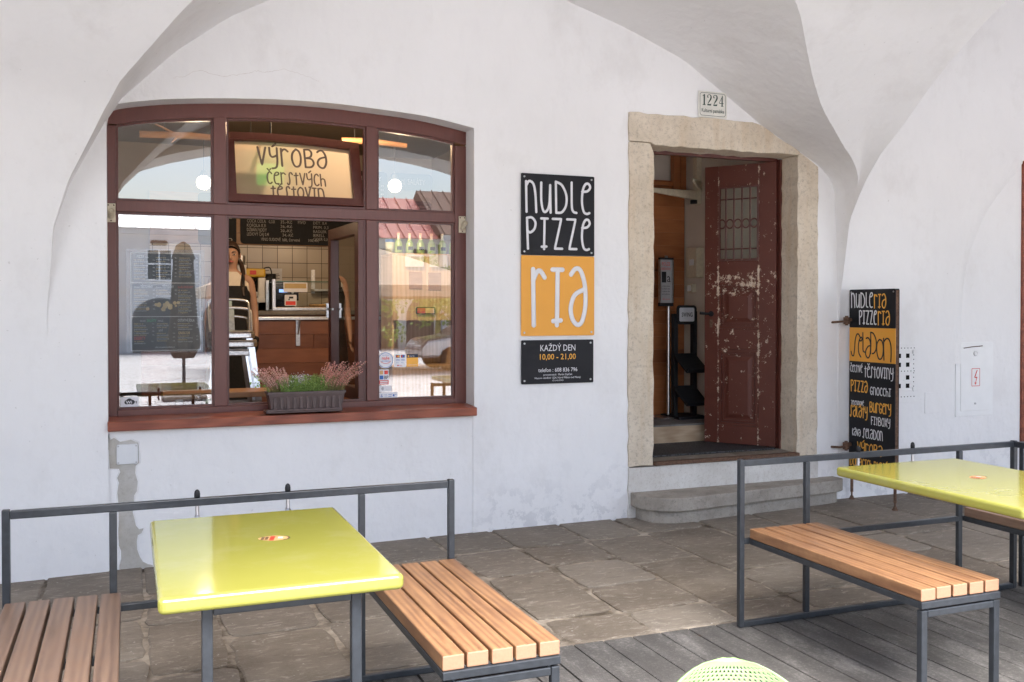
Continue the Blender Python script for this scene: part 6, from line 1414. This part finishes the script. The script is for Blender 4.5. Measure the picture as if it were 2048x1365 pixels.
for z in (1.03, .76):
    m = MB(); s = len(m.v); m.box(-.11, .10, -.20, .06, -.008, .008); m.box(-.11, .10, -.205, -.190, .0081, .03); m.xf(Matrix.Translation((4.325, 6.93, z)) @ Matrix.Rotation(math.radians(32), 4, 'X')); m.build('shelf', M['black_matt'], rk)
m = MB(); m.prism(rrect(4.262, 4.405, 1.335, 1.45, .012), (0, 0, 0), UX, UZ, (0, 1, 0), 6.951, 6.9535); m.build('label_sheet', M['st_pale'], rk)
l = MB(); txt(l, 'SWING', (4.335, 6.9505, 1.375), UX, UZ, .105, .035, 'c', bold=.02); l.build('lettering', M['letter_black'], rk)
fb = empty('fuse_box', (4.513, 7.08, 1.70), 'pale fuse box on the hall wall over the light switch', 'fuse box'); m = MB(); m.box(4.455, 4.53, 7.0, 7.165, 1.705, 1.96); m.build('housing', M['cream'], fb, bevel=.006); m = MB(); m.box(4.4475, 4.4545, 7.04, 7.10, 1.81, 1.86); m.build('window', M['grey_box'], fb)
sw = empty('light_switch', (4.51, 7.14, 1.57), 'cream light switch under the fuse box', 'switch'); m = MB(); m.box(4.475, 4.53, 7.10, 7.18, 1.58, 1.655); m.build('plate', M['cream'], sw, bevel=.006); m = MB(); m.box(4.468, 4.4745, 7.115, 7.165, 1.592, 1.643); m.build('rocker', M['white_paint'], sw, bevel=.003)
wa = empty('swivel_arm_bracket', (4.51, 7.05, 2.35), 'white wall bracket with two long swivel arms in the hall', 'bracket')
m = MB(); m.box(4.475, 4.53, 7.03, 7.09, 2.33, 2.78); m.build('upright', M['cream'], wa, bevel=.003)
for (a, b) in (((4.475, 7.04, 2.405), (3.80, 6.80, 2.40)), ((4.50, 7.0, 2.475), (4.13, 6.55, 2.455))):
    m = MB(); d_ = Vector(b)-Vector(a); m.add([Vector(a)+Vector((0, s_*.02, q)) for s_, q in ((-1, -.045), (1, -.045), (1, .035), (-1, .035))]+[Vector(b)+Vector((0, s_*.012, q)) for s_, q in ((-1, -.008), (1, -.008), (1, .014), (-1, .014))], [(0, 1, 2, 3), (7, 6, 5, 4), (0, 4, 5, 1), (1, 5, 6, 2), (2, 6, 7, 3), (3, 7, 4, 0)]); m.build('arm', M['cream'], wa, bevel=.006)
m = MB(); m.cyl((4.45, 7.035), .03, 2.33, 2.36, 14); m.build('pivot', M['black_matt'], wa)
# ================================================================== ACROSS THE SQUARE (seen mirrored in the panes)
M['facade'] = simple('grey_facade', (.70, .69, .68), .9, 0, .2, .06, .5); M['facade2'] = simple('cream_facade', (.72, .69, .62), .9, 0, .2, .06, .5)
M['metal_roof'] = simple('pale_metal_roof', (.50, .53, .56), .35, .3, .5, .08, 1.5); M['red_roof'] = simple('red_roof', (.40, .12, .10), .6, 0, .3, .15, 3); M['tile_roof'] = simple('brown_tiles', (.17, .10, .08), .8, 0, .3, .4, 9)
M['win_dark'] = simple('dark_window', (.03, .035, .04), .15)
def house(x0, x1, yf, zg, ze, zr, mw, mr, label, nwin, arcs=True):
    r = empty('townhouse', ((x0+x1)/2, yf, zg), label, 'building', 'houses across the square')
    m = MB(); m.box(x0, x1, yf-8, yf, zg-.3, ze); m.box(x0-.1, x1+.1, yf, yf+.22, ze-.35, ze-.1); m.box(x0, x1, yf, yf+.10, zg+2.7, zg+2.9); m.build('wall', mw, r)
    m = MB(); m.prism([(yf+.35, ze-.09), (yf-4, zr), (yf-8.3, ze-.09)], (0, 0, 0), (0, 1, 0), (0, 0, 1), (1, 0, 0), x0-.2, x1+.2)
    for x in np.arange(x0, x1, .62): m.bar((x, yf+.33, ze-.03), (x, yf-4, zr+.05), .03, .05)
    m.build('roof', mr, r)
    m = MB(); m.box((x0+x1)/2-2.4, (x0+x1)/2-1.9, yf-2.6, yf-2.1, ze, zr+.75); m.box((x0+x1)/2-2.5, (x0+x1)/2-1.8, yf-2.7, yf-2.0, zr+.751, zr+.85); m.build('chimney', mw, r)
    dx = (x1-x0)/nwin
    for k in range(nwin):
        c = x0+dx*(k+.5)
        m = MB(); m.box(c-.55, c+.55, yf+.001, yf+.06, zg+3.15, zg+4.55); w_ = m.build('window', M['white_paint'], r); m = MB(); [m.box(c+a, c+a+.45, yf+.0605, yf+.07, zg+b, zg+d) for a in (-.48, .03) for b, d in ((3.22, 3.85), (3.92, 4.48))]; m.build('pane', M['win_dark'], w_)
        m = MB(); m.prism(rrect(c-.36, c+.36, ze-.82, ze-.60, .10), (0, 0, 0), (1, 0, 0), (0, 0, 1), (0, 1, 0), yf+.001, yf+.03); m.build('attic_vent', M['win_dark'], r)
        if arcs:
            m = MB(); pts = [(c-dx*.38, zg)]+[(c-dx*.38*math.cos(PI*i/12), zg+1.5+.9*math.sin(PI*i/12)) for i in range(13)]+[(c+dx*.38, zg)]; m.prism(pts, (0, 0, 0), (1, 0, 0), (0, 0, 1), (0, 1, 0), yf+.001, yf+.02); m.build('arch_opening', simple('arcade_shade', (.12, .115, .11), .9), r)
zg = -.52
house(-9, 8.6, -33, zg, 5.0, 6.35, M['facade'], M['metal_roof'], 'grey townhouse with a seamed metal roof across the square, mirrored in the menu pane', 6)
house(8.7, 14.2, -33.5, zg, 4.9, 7.2, M['facade2'], M['red_roof'], 'cream townhouse with a red roof across the square', 3)
house(14.3, 24, -33, zg, 5.1, 7.6, M['facade'], M['tile_roof'], 'grey townhouse with a brown tiled roof across the square', 4)
house(-20, -9.1, -33.4, zg, 5.6, 8.2, M['facade2'], M['tile_roof'], 'cream townhouse with a brown tiled roof at the far square corner', 4)
# folded parasol
M['canvas'] = simple('taupe_canvas', (.075, .065, .055), .9, 0, .2, .15, 8, .3, 60); M['canvas_pale'] = simple('beige_canvas', (.40, .34, .28), .9, 0, .2, .08, 4)
pr = empty('folded_parasol', (.86, -5, gz(-5)), 'folded taupe parasol standing in the square', 'parasol')
m = MB(); n = 16
def pl_ring(r0, z, f): return [(.86+r0*(1+f*math.cos(4*t))*math.cos(t), -5+r0*(1+f*math.cos(4*t))*math.sin(t), z) for t in [2*PI*i/32 for i in range(33)]]
m.grid([pl_ring(.02, 2.56, 0), pl_ring(.10, 2.5, .1), pl_ring(.17, 2.27, .15), pl_ring(.135, 2.26, .2), pl_ring(.15, 1.9, .25), pl_ring(.18, 1.2, .25), pl_ring(.22, .85, .3), pl_ring(.13, .60, .3)]); m.build('canopy', M['canvas'], pr)
m = MB(); m.cyl((.86, -5), .028, gz(-5), 2.4, 12); m.build('pole', M['steel'], pr); m = MB(); m.box(.51, 1.21, -5.35, -4.65, gz(-5), gz(-5)+.08); m.build('base', M['granite'], pr)
p2 = empty('open_parasol', (5.2, -14, gz(-14)), 'large open beige parasol in the square, mirrored in the bottle pane', 'parasol')
m = MB(); R_ = 3.4; zt, ze_ = 3.35, 2.0; rows = []
for i in range(5):
    t = i/4; rows.append([(5.2+R_*t*c_, -14+R_*t*s_, zt-(zt-ze_)*(t**1.15)) for c_, s_ in [(math.cos(a)/max(abs(math.cos(a)), abs(math.sin(a))), math.sin(a)/max(abs(math.cos(a)), abs(math.sin(a)))) for a in [2*PI*k/32 for k in range(33)]]])
rows.append([(x, y, z-.28) for x, y, z in rows[-1]]); m.grid(rows, False); m.build('canopy', M['canvas_pale'], p2); m = MB(); m.cyl((5.2, -14), .04, gz(-14), 3.3, 12); m.build('pole', M['steel'], p2)
# parked car
car = empty('parked_car', (8.6, -13.2, gz(-13)), 'silver car parked in the square, mirrored in the bottle pane', 'car'); zc_ = gz(-13); cx, cy = 9.1, -12.6
m = MB(); side = [(-2.1, .35), (-2.1, .62), (-1.95, .82), (-1.2, .93), (-.55, 1.38), (.75, 1.42), (1.55, .98), (2.0, .92), (2.1, .6), (2.1, .35)]
m.prism([(x, z) for x, z in side], (cx, cy, zc_), (1, 0, 0), (0, 0, 1), (0, 1, 0), -.82, .82); m.build('body', simple('silver_car_paint', (.46, .47, .49), .22, .6), car, bevel=.08, seg=3)
m = MB(); [m.prism([(-1.02, .95), (-.50, 1.31), (.10, 1.33), (.10, .95)], (cx, cy, zc_), (1, 0, 0), (0, 0, 1), (0, 1, 0), s_*.822-.004, s_*.822+.004) for s_ in (-1, 1)]; [m.prism([(.18, .95), (.18, 1.33), (.70, 1.34), (1.35, .98)], (cx, cy, zc_), (1, 0, 0), (0, 0, 1), (0, 1, 0), s_*.822-.004, s_*.822+.004) for s_ in (-1, 1)]; m.build('side_window', M['win_dark'], car)
for x in (-1.3, 1.35):
    for s_ in (-1, 1): m = MB(); m.cyl((cx+x, zc_+.32), .32, cy+s_*.72-.1, cy+s_*.72+.12, 24, 'y'); m.build('wheel', M['black_matt'], car)
# round tree behind the parasol
def tree(x, y, h, rad, label, seed):
    r = random.Random(seed); t_ = empty('tree', (x, y, gz(y)), label, 'tree', 'trees across the square'); g0 = gz(y)
    m = MB(); m.tube([(x, y, g0), (x+.05, y, g0+h*.45), (x, y+.05, g0+h*.8)], [.14, .10, .05], 8)
    for k in range(7): a = k*.9; m.tube([(x, y, g0+h*(.4+.05*k)), (x+rad*.7*math.cos(a), y+rad*.7*math.sin(a), g0+h*(.55+.05*k))], [.05, .015], 6)
    m.build('trunk', M['leaf_dull'], t_); m = MB(); cl = [Vector((x+r.gauss(0, rad*.5), y+r.gauss(0, rad*.5), g0+h*.68+r.gauss(0, rad*.42))) for _ in range(34)]
    for c in cl:
        for _ in range(70):
            q = c+rv(r)*rad*.34*r.random()**.4; blade(m, q, rv(r), .17, .12, rv(r))
    m.build('crown', M['leaf'], t_, recalc=False)
tree(11.2, -24, 3.4, 1.5, 'round green tree by the parasol across the square', 5); tree(14.4, -25, 3.6, 1.5, 'second round green tree beside the townhouses', 6)
